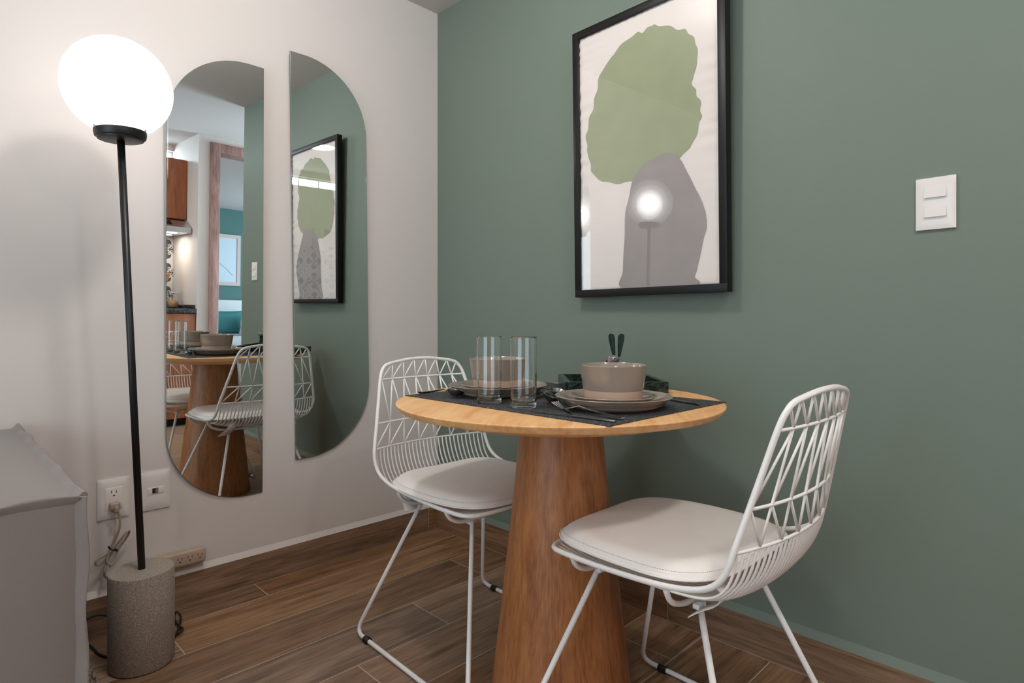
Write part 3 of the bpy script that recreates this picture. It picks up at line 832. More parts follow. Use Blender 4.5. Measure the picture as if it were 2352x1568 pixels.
ho = m.build('head', M['hare_grey'], b); md = ho.modifiers.new('blend', 'REMESH'); md.mode = 'VOXEL'; md.voxel_size = 0.0013; md.use_smooth_shade = True
sm_ = ho.modifiers.new('smooth', 'SMOOTH'); sm_.iterations = 4
MB().sphere(hp_(0.0335, 0, 0.077), (0.003, 0.0042, 0.003), rot=HR).build('nose', M['nose'], b)
for sd in (-1, 1):
    e = MB(); e.sphere(hp_(0.0150, 0.0115 * sd, 0.0825), (0.0044, 0.0028, 0.0042), rot=HR); eo = e.build('eye', M['eye_white'], b)
    MB().sphere(hp_(0.0158, 0.0143 * sd, 0.0826), (0.0026, 0.0012, 0.0026), rot=HR).build('pupil', M['eye_black'], eo)
    ear = MB(); vs = []; fs = []; n, k_ = 32, 16
    for i in range(n + 1):
        s = i / n
        w_ = 0.0036 + 0.0074 * (s ** 0.8 if s < 0.75 else 0.794); w_ *= (1 if s < 0.86 else math.sqrt(max(0.0004, 1 - ((s - 0.86) / 0.14) ** 2)))
        cz = 0.086 + 0.066 * s; cx = 0.000 - 0.004 * s; cy = (0.0070 + (0.0065 if sd > 0 else 0.0105) * s ** 0.9) * sd
        for k in range(k_):
            a = 2 * PI * k / k_
            dx = 0.0035 * math.cos(a) * (1 - 0.5 * s) - (0.0016 if math.cos(a) > 0.5 else 0)
            vs.append((cx + dx, cy + w_ * math.sin(a), cz))
    for i in range(n):
        for k in range(k_): fs.append((i * k_ + k, i * k_ + (k + 1) % k_, (i + 1) * k_ + (k + 1) % k_, (i + 1) * k_ + k))
    fs.append(tuple(range(k_))); fs.append(tuple(n * k_ + q for q in range(k_)))
    ear.add(vs, fs, True); ear.build('ear', M['hare'], b)

# ------------------------------------------------------------------ framed print
tau = R(1.0)
pic = thing('framed_print', 'large black framed abstract print with green and grey leaf shapes on the green wall', 'picture', (0.837, -0.040, 1.022), rot=(tau, 0, R(-0.85)))
FW, FH, BZ, DP = 0.561, 0.919, 0.0245, 0.030   # local: x right, z up, +y towards the wall
fr = MB()
fr.box((0, 0, 0), (FW, DP, BZ), 0.0008); fr.box((0, 0, FH - BZ), (FW, DP, FH), 0.0008)
fr.box((0, 0, BZ), (BZ, DP, FH - BZ), 0.0008); fr.box((FW - BZ, 0, BZ), (FW, DP, FH - BZ), 0.0008)
fr.build('frame', M['black_frame'], pic)
# slightly puckered sheet
nx, nz = 60, 96; vs = []; fs = []
G = [(0.3148, 0.8392), (0.3466, 0.8298), (0.4012, 0.801), (0.4341, 0.7824), (0.4566, 0.7541), (0.4672, 0.7241), (0.4687, 0.6855), (0.4588, 0.6474), (0.4509, 0.6291), (0.4615, 0.5966), (0.474, 0.5668), (0.48, 0.5272), (0.4733, 0.4966), (0.4602, 0.4584), (0.4373, 0.4307), (0.4074, 0.4115), (0.37, 0.4109), (0.3279, 0.4003), (0.2769, 0.3844), (0.2392, 0.3698), (0.181, 0.3718), (0.1203, 0.3885), (0.0786, 0.4194), (0.0663, 0.4558), (0.054, 0.5096), (0.0503, 0.555), (0.0622, 0.6003), (0.0835, 0.6563), (0.0994, 0.7061), (0.1125, 0.7494), (0.1581, 0.7887), (0.1943, 0.8165), (0.2522, 0.8357), (0.282, 0.8331)]
GR = [(0.2004, 0.0235), (0.1972, 0.0843), (0.2046, 0.1819), (0.2096, 0.2726), (0.2233, 0.3162), (0.2392, 0.3718), (0.2772, 0.4097), (0.3282, 0.4301), (0.3702, 0.4322), (0.3974, 0.4207), (0.4139, 0.3994), (0.4366, 0.3563), (0.4589, 0.311), (0.4807, 0.2664), (0.4929, 0.2238), (0.4939, 0.1886), (0.4829, 0.1546), (0.4664, 0.0853), (0.4551, 0.0504), (0.4530, 0.0235)]
PY = 0.0108
def pucker(x, z):
    dx = min(x - BZ, FW - BZ - x); dz = min(z - BZ, FH - BZ - z)
    a = math.exp(-max(0, dx) / 0.075) * math.sin(z * 175 + 3 * math.sin(z * 23)) * (0.6 + 0.4 * math.sin(z * 31))
    if z < 0.30: a *= 0.35
    c = math.exp(-max(0, FH - BZ - z) / 0.035) * math.sin(x * 260 + 2 * math.sin(x * 40))
    return 0.0027 * a + 0.0011 * c
for j in range(nz + 1):
    for i in range(nx + 1):
        x = BZ - 0.002 + (FW - 2 * BZ + 0.004) * i / nx; z = BZ - 0.002 + (FH - 2 * BZ + 0.004) * j / nz
        vs.append((x, PY + pucker(x, z), z))
for j in range(nz):
    for i in range(nx):
        a = j * (nx + 1) + i; fs.append((a, a + 1, a + nx + 2, a + nx + 1))
sh = MB().add(vs, fs, True).build('sheet', M['paper'], pic)
md = sh.modifiers.new('thick', 'SOLIDIFY'); md.thickness = 0.0015; md.offset = 1
def shape_mesh(name, outline, mat, lift, scallop):
    P = spline([Vector((x, z, 0)) for x, z in outline], 6, True)
    n = len(P); pts = []
    for i, p in enumerate(P):
        q = P[(i + 1) % n] - P[i - 1]; nn = Vector((-q.y, q.x, 0)).normalized()
        k = scallop * math.sin(i * 0.85) * (0.7 + 0.3 * math.sin(i * 0.13))
        pts.append((min(max(p.x + nn.x * k, BZ), FW - BZ), max(p.y + nn.y * k, BZ - 0.001)))
    bm = bmesh.new(); vv = [bm.verts.new((x, 0, z)) for x, z in pts]; f = bm.faces.new(vv)
    # slice into a fine grid so the shape follows the puckered sheet
    for k in range(1, 70):
        z = BZ + (FH - 2 * BZ) * k / 70
        bmesh.ops.bisect_plane(bm, geom=list(bm.verts) + list(bm.edges) + list(bm.faces), plane_co=(0, 0, z), plane_no=(0, 0, 1))
    for k in range(1, 32):
        x = BZ + (FW - 2 * BZ) * k / 32
        bmesh.ops.bisect_plane(bm, geom=list(bm.verts) + list(bm.edges) + list(bm.faces), plane_co=(x, 0, 0), plane_no=(1, 0, 0))
    for v_ in bm.verts: v_.co.y = PY - 0.00035 - lift + pucker(v_.co.x, v_.co.z)
    o = MB().bm(bm, True).build(name, mat, pic, weld=False); return o
shape_mesh('green_shape', G, M['print_green'], 0.0009, 0.0036)
shape_mesh('grey_shape', GR, M['print_grey'], 0.0013, 0.0005)
MB().box((BZ - 0.001, 0.0035, BZ - 0.001), (FW - BZ + 0.001, 0.0050, FH - BZ + 0.001)).build('pane', M['pane'], pic)
MB().box((0.005, 0.0165, 0.005), (FW - 0.005, 0.028, FH - 0.005)).build('backing', M['black_frame'], pic)

# ------------------------------------------------------------------ mirrors
def mirror(name, y_flat, side, z0, z1, wid, rad, roll, yaw, tilt, px, label):
    """straight edge at y_flat, round corners on the other side (side = -1 towards the room's front)"""
    cy = y_flat + side * wid / 2; cz = (z0 + z1) / 2; hh = (z1 - z0) / 2
    out = [(-side * wid / 2, -hh), (-side * wid / 2, hh)]
    for k in range(0, 25):
        a = PI / 2 * k / 24
        out.append((side * (wid / 2 - rad + rad * math.sin(a)), hh - rad + rad * math.cos(a)))
    for k in range(0, 25):
        a = PI / 2 * k / 24
        out.append((side * (wid / 2 - rad + rad * math.cos(a)), -hh + rad - rad * math.sin(a)))
    if side > 0: pass
    t = thing(name, label, 'mirror', (px, cy, cz), rot=(roll, tilt, yaw), group='frameless rounded mirrors')
    fn = lambda u, v, d: (d, u, v)
    g_ = MB().prism(out, fn, -0.004, -0.0002).build('edge', M['mirror_edge'], t)
    MB().prism([(a * 0.9985, b_ * 0.9997) for a, b_ in out], fn, -0.0002, 0.0012, bev=0.0).build('glass', M['mirror'], t)
    # narrow polished bevel all round
    bv = MB(); n = len(out); vs = []
    for i in range(n):
        p0 = out[i - 1]; p1 = out[(i + 1) % n]; dx, dy = p1[0] - p0[0], p1[1] - p0[1]; L = math.hypot(dx, dy); q = (-dy / L, dx / L)
        if -out[i][0] * q[0] - out[i][1] * q[1] < 0: q = (-q[0], -q[1])
        vs += [(-0.0005, out[i][0], out[i][1]), (0.0013, out[i][0] + q[0] * 0.0035, out[i][1] + q[1] * 0.0035)]
    bv.add(vs, [(2 * i, 2 * ((i + 1) % n), 2 * ((i + 1) % n) + 1, 2 * i + 1) for i in range(n)], True)
    bv.build('bevel', M['mirror'], t)
    MB().box((-px + 0.004, -0.07, -hh * 0.7), (-0.0045, 0.07, hh * 0.7)).build('mounting_block', M['plastic'], t)
    return t
mirror('wall_mirror', -0.798, -1, 0.320, 1.842, 0.313, 0.262, R(0.24), R(1.3), R(1.0), 0.0190, 'frameless mirror on the left, round on its left side, reflecting the chair and kitchen')
mirror('wall_mirror', -0.688, 1, 0.423, 1.943, 0.317, 0.262, R(1.12), R(0.45), R(0.6), 0.0150, 'frameless mirror nearer the corner, round on its right side, reflecting the print')

# ------------------------------------------------------------------ floor lamp
LB = Vector((0.286, -1.240, 0)); GCN = Vector((0.305, -1.299, 1.558)); ZT = 0.258
lamp = thing('floor_lamp', 'black floor lamp with a glowing white globe and a grey stone cylinder base', 'lamp', LB)
pr = [(0, ZT), (0.073, ZT), (0.0775, ZT - 0.001), (0.079, ZT - 0.004), (0.079, 0.006), (0.077, 0.002), (0, 0.0)]
MB().lathe(pr, 72).build('base', M['stone'], lamp, angle=50)
ax = (GCN - (LB + Vector((0, 0, ZT)))); axn = ax.normalized()
hold = GCN - axn * 0.127 - LB
MB().tube([Vector((0, 0, ZT - 0.005)), hold - axn * 0.008], 0.0092, 16).build('pole', M['black_metal'], lamp)
rotm = Vector((0, 0, 1)).rotation_difference(axn).to_matrix()
def rotated(mb, org):
    mb.v = [tuple(rotm @ Vector(p) + org) for p in mb.v]; return mb
hp = [(0, -0.012), (0.048, -0.012), (0.053, -0.010), (0.054, -0.006), (0.0585, -0.004), (0.0595, 0.000), (0.0605, 0.006), (0.0605, 0.024), (0.0585, 0.025), (0.057, 0.021), (0.030, 0.019), (0, 0.019)]
ho = rotated(MB().lathe(hp, 64), hold).build('holder', M['black_metal'], lamp, angle=50)
for a in (R(-72), R(48), R(168)):
    p = Vector((math.cos(a), math.sin(a), 0))
    m = MB(); m.tube([rotm @ (p * 0.058 + Vector((0, 0, 0.013))) + hold, rotm @ (p * 0.0655 + Vector((0, 0, 0.013))) + hold], 0.0035, 12)
    m.build('screw', M['chrome'], ho)
g_ = MB(); RG = 0.1285; gp = []
for i in range(0, 44):
    th = PI * i / 47; gp.append((RG * math.sin(th), RG * math.cos(th)))
gp += [(0.054, -RG * 0.93), (0.053, -RG - 0.002)]
rotated(g_.lathe(gp, 72), GCN - LB).build('globe', M['globe'], lamp)
lb_ = point('bulb_light', (0, 0, 0), 0.07, 1.6, (0.98, 0.98, 1.0)); lb_.parent = lamp; lb_.location = GCN - LB - axn * 0.020
cordp = [(0.262, -1.165, 0.03), (0.20, -1.155, 0.06), (0.12, -1.19, 0.062), (0.06, -1.25, 0.052), (0.045, -1.30, 0.066), (0.05, -1.335, 0.060), (0.052, -1.343, 0.030), (0.060, -1.334, 0.006), (0.110, -1.323, 0.004), (0.165, -1.316, 0.004), (0.212, -1.296, 0.004)]
MB().tube([Vector(p) - LB for p in cordp], 0.0032, 8, sub=6).build('cord', M['black_rubber'], lamp)
c2 = [(0.245, -1.155, 0.004), (0.16, -1.11, 0.010), (0.118, -1.097, 0.020), (0.105, -1.105, 0.030), (0.112, -1.112, 0.012), (0.165, -1.112, 0.008), (0.196, -1.112, 0.014), (0.212, -1.122, 0.012), (0.200, -1.135, 0.005), (0.150, -1.15, 0.004)]
MB().tube([Vector(p) - LB for p in c2], 0.0032, 8, sub=6).build('cord', M['black_rubber'], lamp)

# ------------------------------------------------------------------ wall plates, power strip, cords
def soft_plate(fn, w_, h_, d0, d1, mat, name, parent, pillow=0.003):
    """cover plate with a gently domed front"""
    n, k = 14, 18; vs = []; fs = []
    for j in range(k + 1):
        for i in range(n + 1):
            u = -1 + 2 * i / n; v = -1 + 2 * j / k
            e = max(abs(u), abs(v)); d = d1 - pillow * (e ** 5)
            vs.append(fn(u * w_ / 2, v * h_ / 2, d))
    for j in range(k):
        for i in range(n):
            a = j * (n + 1) + i; fs.append((a, a + 1, a + n + 2, a + n + 1))
    o = len(vs)
    per = [i for i in range(n + 1)] + [j * (n + 1) + n for j in range(1, k + 1)] + [k * (n + 1) + i for i in range(n - 1, -1, -1)] + [j * (n + 1) for j in range(k - 1, 0, -1)]
    for q in per:
        i, j = q % (n + 1), q // (n + 1); vs.append(fn((-1 + 2 * i / n) * w_ / 2, (-1 + 2 * j / k) * h_ / 2, d0))
    L = len(per)
    for a in range(L): fs.append((per[a], per[(a + 1) % L], o + (a + 1) % L, o + a))
    fs.append(tuple(o + a for a in range(L)))
    return MB().add(vs, fs, True).build(name, mat, parent, angle=35)
sw = thing('light_switch', 'white double rocker light switch on the green wall', 'light switch', (1.8785, 0, 1.2105))
fnx = lambda u, v, d: (u, -d, v)
soft_plate(fnx, 0.077, 0.120, 0.0, 0.009, M['plastic'], 'cover_plate', sw)
for zc in (0.0245, -0.0205):
    m = MB(); vs = [(-0.021, -0.0085, zc - 0.0115), (0.021, -0.0085, zc - 0.0115), (0.021, -0.0085, zc + 0.0115), (-0.021, -0.0085, zc + 0.0115), (-0.021, -0.0135, zc - 0.0115), (0.021, -0.0135, zc - 0.0115), (0.021, -0.0098, zc + 0.0115), (-0.021, -0.0098, zc + 0.0115)]
    m.add(vs, [(0, 1, 2, 3), (7, 6, 5, 4), (0, 4, 5, 1), (1, 5, 6, 2), (2, 6, 7, 3), (3, 7, 4, 0)])
    m.build('rocker', M['plastic'], sw)

def us_slots(m, y, z, x, s=1.0):
    m.box((x, y - 0.0072 * s, z), (x + 0.0006, y - 0.0054 * s, z + 0.0085 * s)); m.box((x, y + 0.0054 * s, z), (x + 0.0006, y + 0.0070 * s, z + 0.0075 * s))
    out = [(0.0026 * math.cos(a) * s, 0.0026 * math.sin(a) * s) for a in [PI * k / 8 for k in range(9)]] + [(-0.0026 * s, -0.0016 * s), (0.0026 * s, -0.0016 * s)]
    m.prism(out, lambda u, v, d: (x + d, y + u, z - 0.0075 * s + v), 0.0, 0.0006)
fny = lambda u, v, d: (d, u, v)
ol = thing('power_outlet', 'white two-socket power outlet with a beige plug in its lower socket', 'power outlet', (0, -1.2515, 0.394))
soft_plate(fny, 0.083, 0.122, 0.0, 0.0095, M['plastic'], 'cover_plate', ol, 0.005)
MB().box((0.0085, -0.0225, -0.033), (0.0108, 0.0225, 0.034), 0.0008).build('socket_face', M['plastic'], ol)
m = MB(); us_slots(m, 0.0, 0.018, 0.0108); us_slots(m, 0.0, -0.018, 0.0108); m.build('slots', M['slot'], ol)
o2 = thing('phone_jack', 'white data jack plate behind the lamp pole, right of the outlet', 'wall socket', (0, -1.1375, 0.3965))
soft_plate(fny, 0.083, 0.122, 0.0, 0.0095, M['plastic'], 'cover_plate', o2, 0.005)
MB().box((0.0090, -0.0235, -0.0105), (0.0108, 0.0225, 0.0115), 0.0006).build('jack_face', M['plastic'], o2)
m = MB(); m.box((0.0108, -0.0105, -0.0075), (0.0114, 0.0065, 0.0085)); m.build('opening', M['slot'], o2)
MB().box((0.0110, -0.002, -0.006), (0.0118, 0.0062, 0.007)).build('shutter', plain('grey_plastic', S(120, 116, 120), 0.4), o2)

ps = thing('power_strip', 'beige power strip lying along the wall above the baseboard, behind the lamp base', 'power strip', (0, -1.10, 0.162))
m = MB(); m.box((0.004, -0.115, -0.0245), (0.036, 0.105, 0.0245), 0.008, seg=4); m.build('housing', M['beige_plastic'], ps)
m = MB(); m.box((0.0004, -0.10, -0.015), (0.0045, 0.09, 0.015)); m.build('bracket', M['beige_plastic'], ps)
for yc in (-0.078, -0.040, 0.025, 0.055, 0.085):
    fo = MB().box((0.0355, yc - 0.0128, -0.0185), (0.0366, yc + 0.0128, 0.0155), 0.0005).build('socket_face', M['beige_plastic'], ps)
    m = MB(); us_slots(m, yc, 0.001, 0.0366, 0.95); m.build('slots', M['slot'], fo)

cord = [(-1.249, 0.368), (-1.2445, 0.355), (-1.2405, 0.336), (-1.242, 0.306), (-1.249, 0.28), (-1.257, 0.259), (-1.262, 0.243), (-1.276, 0.236), (-1.295, 0.232), (-1.304, 0.223), (-1.3, 0.212), (-1.286, 0.211), (-1.273, 0.219), (-1.261, 0.237), (-1.25, 0.257), (-1.237, 0.277), (-1.224, 0.294), (-1.217, 0.293), (-1.217, 0.282), (-1.226, 0.264), (-1.24, 0.247), (-1.25, 0.227), (-1.259, 0.209), (-1.267, 0.205), (-1.274, 0.216), (-1.268, 0.237), (-1.262, 0.243), (-1.269, 0.226), (-1.277, 0.205), (-1.281, 0.185), (-1.277, 0.168), (-1.262, 0.152), (-1.235, 0.150), (-1.2155, 0.160)]
xs = []
for i in range(len(cord)):
    f_ = i / (len(cord) - 1); xs.append(0.032 + 0.009 * math.sin(i * 0.9) if 3 < i < 30 else (0.034 if i <= 3 else 0.020))
off = Vector(ps.location)
pc = MB().tube([Vector((x, y, z)) - off for x, (y, z) in zip(xs, cord)], 0.0033, 8, sub=6).build('flex', M['beige_cord'], ps)
m = MB(); m.box((0.0112, -1.2645, 0.3625), (0.030, -1.2375, 0.3855), 0.004, seg=3); m.box((0.028, -1.2555, 0.357), (0.040, -1.2435, 0.375), 0.003)
m.v = [tuple(Vector(p) - off) for p in m.v]; m.build('plug', M['beige_cord'], pc)
m = MB(); cc = Vector((0.034, -1.257, 0.247)); dv = Vector((0, 0.018, 0.034)).normalized(); e1 = Vector((1, 0, 0)); e2 = dv.cross(e1)
m.tube([cc + e1 * math.cos(a) * 0.011 + e2 * math.sin(a) * 0.012 - off for a in [2 * PI * k / 20 for k in range(20)]], 0.0022, 6, closed=True)
m.tube([cc - e2 * 0.012 - off, cc - e2 * 0.018 + dv * 0.006 + e1 * 0.004 - off], 0.0025, 6); m.build('cable_tie', M['black_rubber'], pc)

# ------------------------------------------------------------------ sofa and rug
sofa = thing('sofa', 'light grey fabric sofa with raised seam edges, its arm beside the lamp', 'sofa', (0.5, -2.4, 0))
SX0, SX1, SY1, SZ = 0.015, 0.958, -1.486, 0.640
def cloth_box(name, a, b, bulge, parent, n=26, bev=0.012):
    """rounded upholstered block, faces swelling a little"""
    vs = []; fs = []
    c = [(a[i] + b[i]) / 2 for i in range(3)]; hsz = [(b[i] - a[i]) / 2 for i in range(3)]
    def face(ax_, sg):
        u_, v_ = [i for i in range(3) if i != ax_]
        o = len(vs)
        for j in range(n + 1):
            for i in range(n + 1):
                s = math.sin(PI / 2 * (-1 + 2 * i / n)); t_ = math.sin(PI / 2 * (-1 + 2 * j / n))
                p = [0, 0, 0]; p[u_] = c[u_] + s * hsz[u_]; p[v_] = c[v_] + t_ * hsz[v_]
                p[ax_] = c[ax_] + sg * (hsz[ax_] + bulge * (1 - s ** 4) * (1 - t_ ** 4))
                vs.append(tuple(p))
        for j in range(n):
            for i in range(n):
                q = o + j * (n + 1) + i; fs.append((q, q + 1, q + n + 2, q + n + 1))
    for ax_ in range(3):
        face(ax_, -1); face(ax_, 1)
    off_ = Vector(parent.location)
    vs2 = [tuple(Vector(p) - off_) for p in vs]
    return MB().add(vs2, fs, True).build(name, M['sofa'], parent, angle=50)
cloth_box('arm', (SX0, -1.80, 0.06), (SX1, SY1, SZ), 0.010, sofa)
cloth_box('base', (SX0, -3.75, 0.06), (0.93, -1.812, 0.30), 0.004, sofa)
cloth_box('seat_cushion', (0.24, -3.72, 0.31), (0.93, -1.825, 0.43), 0.012, sofa)
cloth_box('backrest', (SX0, -3.72, 0.31), (0.225, -1.825, 0.72), 0.012, sofa)
def flange(pts, out_dir, name, w_=0.014, th=0.006, amp=0.0025):
    P = []
    P0 = [Vector(p) for p in pts]
    for i in range(len(P0) - 1):
        nn = max(2, int((P0[i + 1] - P0[i]).length / 0.02))
        for k in range(nn): P.append(P0[i].lerp(P0[i + 1], k / nn))
    P.append(P0[-1]); vs = []; fs = []
    off_ = Vector(sofa.location); o_ = Vector(out_dir).normalized()
    for i, p in enumerate(P):
        d = (P[min(i + 1, len(P) - 1)] - P[max(i - 1, 0)]).normalized(); s_ = d.cross(o_).normalized()
        wob = s_ * amp * math.sin(i * 0.9) + o_ * amp * 0.8 * math.sin(i * 0.55 + 1)
        for (a_, b_) in ((-0.5, -0.6), (0.5, -0.6), (0.5, 0.85), (0.2, 1.0), (-0.2, 1.0), (-0.5, 0.85)):
            vs.append(p + s_ * th * a_ + o_ * w_ * b_ + wob * max(0, b_) - off_)
    for i in range(len(P) - 1):
        for k in range(6): fs.append((i * 6 + k, i * 6 + (k + 1) % 6, (i + 1) * 6 + (k + 1) % 6, (i + 1) * 6 + k))
    fs.append(tuple(range(6))); fs.append(tuple(len(vs) - 6 + q for q in range(6)))
    MB().add(vs, fs, True).build(name, M['sofa'], sofa, angle=50)
ez = 0.003
flange([(SX1, -1.80, SZ), (SX1, SY1, SZ)], (1, 0, 1.2), 'seam_flange')
flange([(SX0, SY1, SZ), (SX1, SY1, SZ)], (0, 1, 1.2), 'seam_flange', th=0.010)
flange([(SX1, SY1, 0.07), (SX1, SY1, SZ + 0.006)], (1, 1, 0), 'seam_flange', w_=0.016)
flange([(SX1, -1.80, 0.07), (SX1, -1.80, SZ)], (1, -1, 0), 'seam_flange')
for x, y in ((0.08, -1.55), (0.88, -1.55), (0.08, -3.66), (0.88, -3.66)):
    m = MB(); m.tube([Vector((x, y, 0.0)) - Vector(sofa.location), Vector((x, y, 0.062)) - Vector(sofa.location)], 0.018, 14); m.build('leg', M['black_metal'], sofa)

rug = thing('rug', 'taupe shag rug peeking out between the sofa and the lamp base', 'rug', (1.0, -2.3, 0))
out = [(-0.86, 0.955), (0.75, 0.955), (0.80, 0.93), (0.80, -1.25), (-0.90, -1.25), (-0.90, 0.93)]
MB().prism(out, lambda u, v, d: (u, v, d), 0.0003, 0.006).build('backing', M['rug'], rug)
rn = random.Random(3); vs = []; fs = []
def tuft(x, y, hgt):
    a = rn.random() * 2 * PI; lean = rn.uniform(0.2, 1.0) * hgt; dx, dy = math.cos(a) * lean, math.sin(a) * lean
    w_ = 0.0017; px_, py_ = -math.sin(a) * w_, math.cos(a) * w_; o = len(vs)
    vs.extend([(x - px_, y - py_, 0.005), (x + px_, y + py_, 0.005), (x + px_ + dx * 0.4, y + py_ + dy * 0.4, hgt * 0.65), (x - px_ + dx * 0.4, y - py_ + dy * 0.4, hgt * 0.65), (x + dx, y + dy, hgt * rn.uniform(0.75, 1.0))])
    fs.extend([(o, o + 1, o + 2, o + 3), (o + 3, o + 2, o + 4)])
for _ in range(26000):
    tuft(rn.uniform(-0.895, 0.2), rn.uniform(0.76, 0.953), rn.uniform(0.014, 0.024))
for _ in range(9000):
    tuft(rn.uniform(-0.895, 0.79), rn.uniform(-1.24, 0.76), rn.uniform(0.014, 0.022))
po = MB().add(vs, fs).build('pile', M['rug'], rug, weld=False); tag(po, kind='stuff')

# ------------------------------------------------------------------ kitchen seen in the mirrors
bc = thing('base_cabinet', 'reddish wood base cabinet run under the dark kitchen counter', 'cabinet', (3.3, -1.2, 0))
L_ = Vector((3.3, -1.2, 0))
def lb(mb, a, b, bev=0.0, org=L_):
    mb.box([a[i] - org[i] for i in range(3)], [b[i] - org[i] for i in range(3)], bev); return mb
lb(MB(), (3.05, -2.6, 0.06), (3.578, 0.038, 0.903)).build('body', M['cab_wood'], bc)
lb(MB(), (3.09, -2.6, 0.0), (3.56, 0.038, 0.06)).build('plinth', M['black_frame'], bc)
for k in range(6):
    y1 = 0.036 - 0.44 * k; lb(MB(), (3.03, y1 - 0.436, 0.065), (3.049, y1, 0.898), 0.002).build('door', M['cab_wood'], bc)
m = MB(); m.box((3.015, -2.6, 0.9035), (3.579, 0.0385, 0.938), 0.003); m.box((3.559, -2.6, 0.938), (3.579, 0.0385, 0.968), 0.002); m.box((3.05, 0.0215, 0.938), (3.559, 0.0385, 0.968), 0.002)
tag(m.build('countertop', M['granite']), 'dark granite kitchen countertop with an upstand, seen in the left mirror', 'countertop')
struct(MB().box((3.571, -2.6, 0.9685), (3.5795, 0.0385, 1.60)).build('trim_3', M['tile']))
uc = thing('wall_cabinet', 'reddish wood wall cabinet above the range hood', 'cabinet', (3.42, -0.3, 1.9)); L2 = Vector((3.42, -0.3, 1.9))
lb(MB(), (3.275, -0.62, 1.67), (3.578, 0.036, 2.16), 0, L2).build('body', M['cab_wood'], uc)
lb(MB(), (3.256, -0.29, 1.672), (3.2745, 0.035, 2.158), 0.0015, L2).build('door', M['cab_wood'], uc)
lb(MB(), (3.256, -0.62, 1.672), (3.2745, -0.294, 2.158), 0.0015, L2).build('door', M['cab_wood'], uc)
hd = thing('range_hood', 'slim steel range hood under the wall cabinet, its lamp lit', 'range hood', (3.35, -0.3, 1.6)); L3 = Vector((3.35, -0.3, 1.6))
m = MB(); vs = [(3.13, -0.60, 1.55), (3.13, 0.03, 1.55), (3.577, 0.03, 1.55), (3.577, -0.60, 1.55), (3.13, -0.60, 1.592), (3.13, 0.03, 1.592), (3.24, 0.03, 1.655), (3.577, 0.03, 1.655), (3.577, -0.60, 1.655), (3.24, -0.60, 1.655)]
vs = [tuple(Vector(p) - L3) for p in vs]
m.add(vs, [(0, 3, 2, 1), (0, 1, 5, 4), (4, 5, 6, 9), (9, 6, 7, 8), (1, 2, 7, 6, 5), (0, 4, 9, 8, 3), (2, 3, 8, 7)]); m.build('canopy', plain('brushed_steel', (0.62, 0.62, 0.62, 1), 0.32, metal=1.0), hd)
lb(MB(), (3.20, -0.14, 1.5455), (3.26, -0.05, 1.5498), 0, L3).build('lamp', M['hood_lamp'], hd)
vt = MB()
vt.add([tuple(Vector((3.13 + 0.11 * s + dx, y, 1.5925 + 0.063 * s + 0.0008)) - L3) for s, y, dx in ((0.25, -0.45, 0), (0.25, -0.10, 0), (0.9, -0.10, 0), (0.9, -0.45, 0))], [(0, 1, 2, 3)])
vo = vt.build('vent_grille', M['black_frame'], hd); md = vo.modifiers.new('thick', 'SOLIDIFY'); md.thickness = 0.001
area('hood_light', (3.33, -0.09, 1.54), (0, 0, 0), 0.08, 0.08, 2.2, WARM, 'DISK')
# jar with biscuits, wooden vase-shaped holder, board
jar = thing('storage_jar', 'glass jar of biscuits with a steel lid on the kitchen counter', 'jar', (3.30, -0.048, 0.9385))
MB().lathe([(0, 0), (0.040, 0), (0.044, 0.004), (0.044, 0.095), (0.038, 0.108), (0.038, 0.114), (0.0365, 0.114), (0.0365, 0.108), (0.042, 0.094), (0.042, 0.006), (0, 0.004)], 32).build('glass', M['window_pane'], jar)
MB().lathe([(0, 0.005), (0.040, 0.006), (0.040, 0.055), (0.030, 0.065), (0, 0.062)], 24).build('biscuits', M['biscuit'], jar)
MB().lathe([(0, 0.1145), (0.041, 0.1145), (0.041, 0.126), (0.030, 0.129), (0, 0.129)], 32).build('lid', M['chrome'], jar)
wv = MB().lathe([(0, 0), (0.045, 0), (0.048, 0.01), (0.040, 0.06), (0.030, 0.12), (0.034, 0.15), (0.055, 0.20), (0.082, 0.285), (0.078, 0.285), (0.050, 0.20), (0.028, 0.15), (0, 0.14)], 40).build('utensil_holder', M['honey_wood'])
wv.location = (3.30, -0.150, 0.9385); tag(wv, 'honey coloured flared wooden pot on the kitchen counter', 'pot')
fc = thing('faucet', 'chrome swan-neck kitchen faucet against the patterned tiles', 'faucet', (3.45, -1.22, 0.9385))
MB().tube([(0, 0, 0), (0, 0, 0.12), (0, 0, 0.20), (-0.01, -0.03, 0.27), (-0.02, -0.075, 0.30), (-0.03, -0.125, 0.27), (-0.035, -0.145, 0.21)], 0.010, 12, sub=5).build('spout', M['chrome'], fc)
MB().tube([(0, 0.02, 0.04), (0, 0.07, 0.06)], 0.006, 10).build('handle', M['chrome'], fc)
sl = thing('wall_shelf', 'pale wall shelf with a white side panel above the kitchen tiles', 'shelf', (3.48, -1.9, 1.75))
MB().box((-0.10, -0.55, 0.0), (0.098, 0.50, 0.02), 0.002).build('board', M['plastic'], sl)
MB().box((-0.10, 0.482, -0.22), (0.098, 0.50, 0.0), 0.002).build('side_panel', M['plastic'], sl)

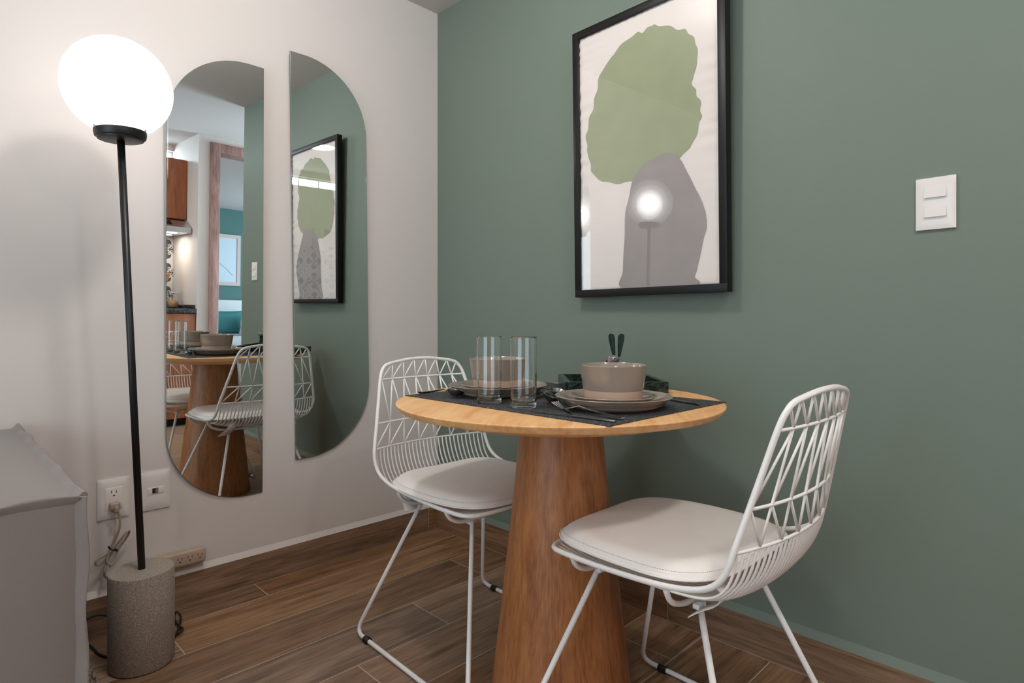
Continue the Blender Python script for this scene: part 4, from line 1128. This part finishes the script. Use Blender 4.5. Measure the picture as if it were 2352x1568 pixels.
# ------------------------------------------------------------------ bedroom seen through the doorway in the mirror
bed = thing('bed', 'white bed with a low headboard in the teal bedroom', 'bed', (6.0, 1.9, 0)); LBd = Vector((6.0, 1.9, 0))
lb(MB(), (6.78, 0.9, 0.0), (6.84, 2.8, 1.02), 0.01, LBd).build('headboard', M['bright_white'], bed)
lb(MB(), (4.75, 1.05, 0.05), (6.775, 2.7, 0.30), 0.01, LBd).build('frame', M['bright_white'], bed)
lb(MB(), (4.72, 1.02, 0.302), (6.77, 2.73, 0.52), 0.05, LBd).build('mattress', M['bright_white'], bed)
def pillow(loc, size, mat, label, ry):
    m = MB(); vs = []; fs = []; n = 16
    for sg in (-1, 1):
        o = len(vs)
        for j in range(n + 1):
            for i in range(n + 1):
                u = -1 + 2 * i / n; v = -1 + 2 * j / n
                th = size[0] / 2 * ((1 - u ** 4) * (1 - v ** 4)) ** 0.6
                vs.append((sg * th, u * size[1] / 2 * (1 - 0.06 * (1 - v * v)), v * size[2] / 2 * (1 - 0.06 * (1 - u * u))))
        for j in range(n):
            for i in range(n):
                q = o + j * (n + 1) + i; fs.append((q, q + 1, q + n + 2, q + n + 1))
    o = m.add(vs, fs, True).build('pillow', mat); o.location = loc; o.rotation_euler = (0, ry, 0); tag(o, label, 'pillow', 'pillows on the bed'); return o
pillow((6.62, 1.62, 0.70), (0.16, 0.62, 0.34), M['teal_cloth'], 'plain teal pillow leaning on the white headboard', R(-8))
pillow((6.40, 2.08, 0.682), (0.16, 0.55, 0.30), M['bright_white'], 'white pillow in front of the teal pillow', R(-14))
bp_ = thing('framed_print', 'pale framed botanical print on the teal bedroom wall', 'picture', (6.849, 1.62, 1.60))
for a, b_ in (((-0.03, -0.36, -0.37), (0, -0.31, 0.37)), ((-0.03, 0.31, -0.37), (0, 0.36, 0.37)), ((-0.03, -0.31, -0.37), (0, 0.31, -0.32)), ((-0.03, -0.31, 0.32), (0, 0.31, 0.37))):
    MB().box(a, b_).build('frame_bar', M['pale_wood'], bp_)
MB().box((-0.02, -0.31, -0.32), (-0.004, 0.31, 0.32)).build('sheet', M['light_print'], bp_)
m = MB(); m.sphere((-0.0215, -0.05, 0.02), (0.001, 0.08, 0.10)); m.tube([(-0.0215, -0.02, 0.0), (-0.0215, 0.14, -0.11), (-0.0215, 0.25, -0.22)], 0.003, 6, sub=3); m.build('leaf', plain('leaf_grey', S(150, 172, 168), 0.7), bp_)
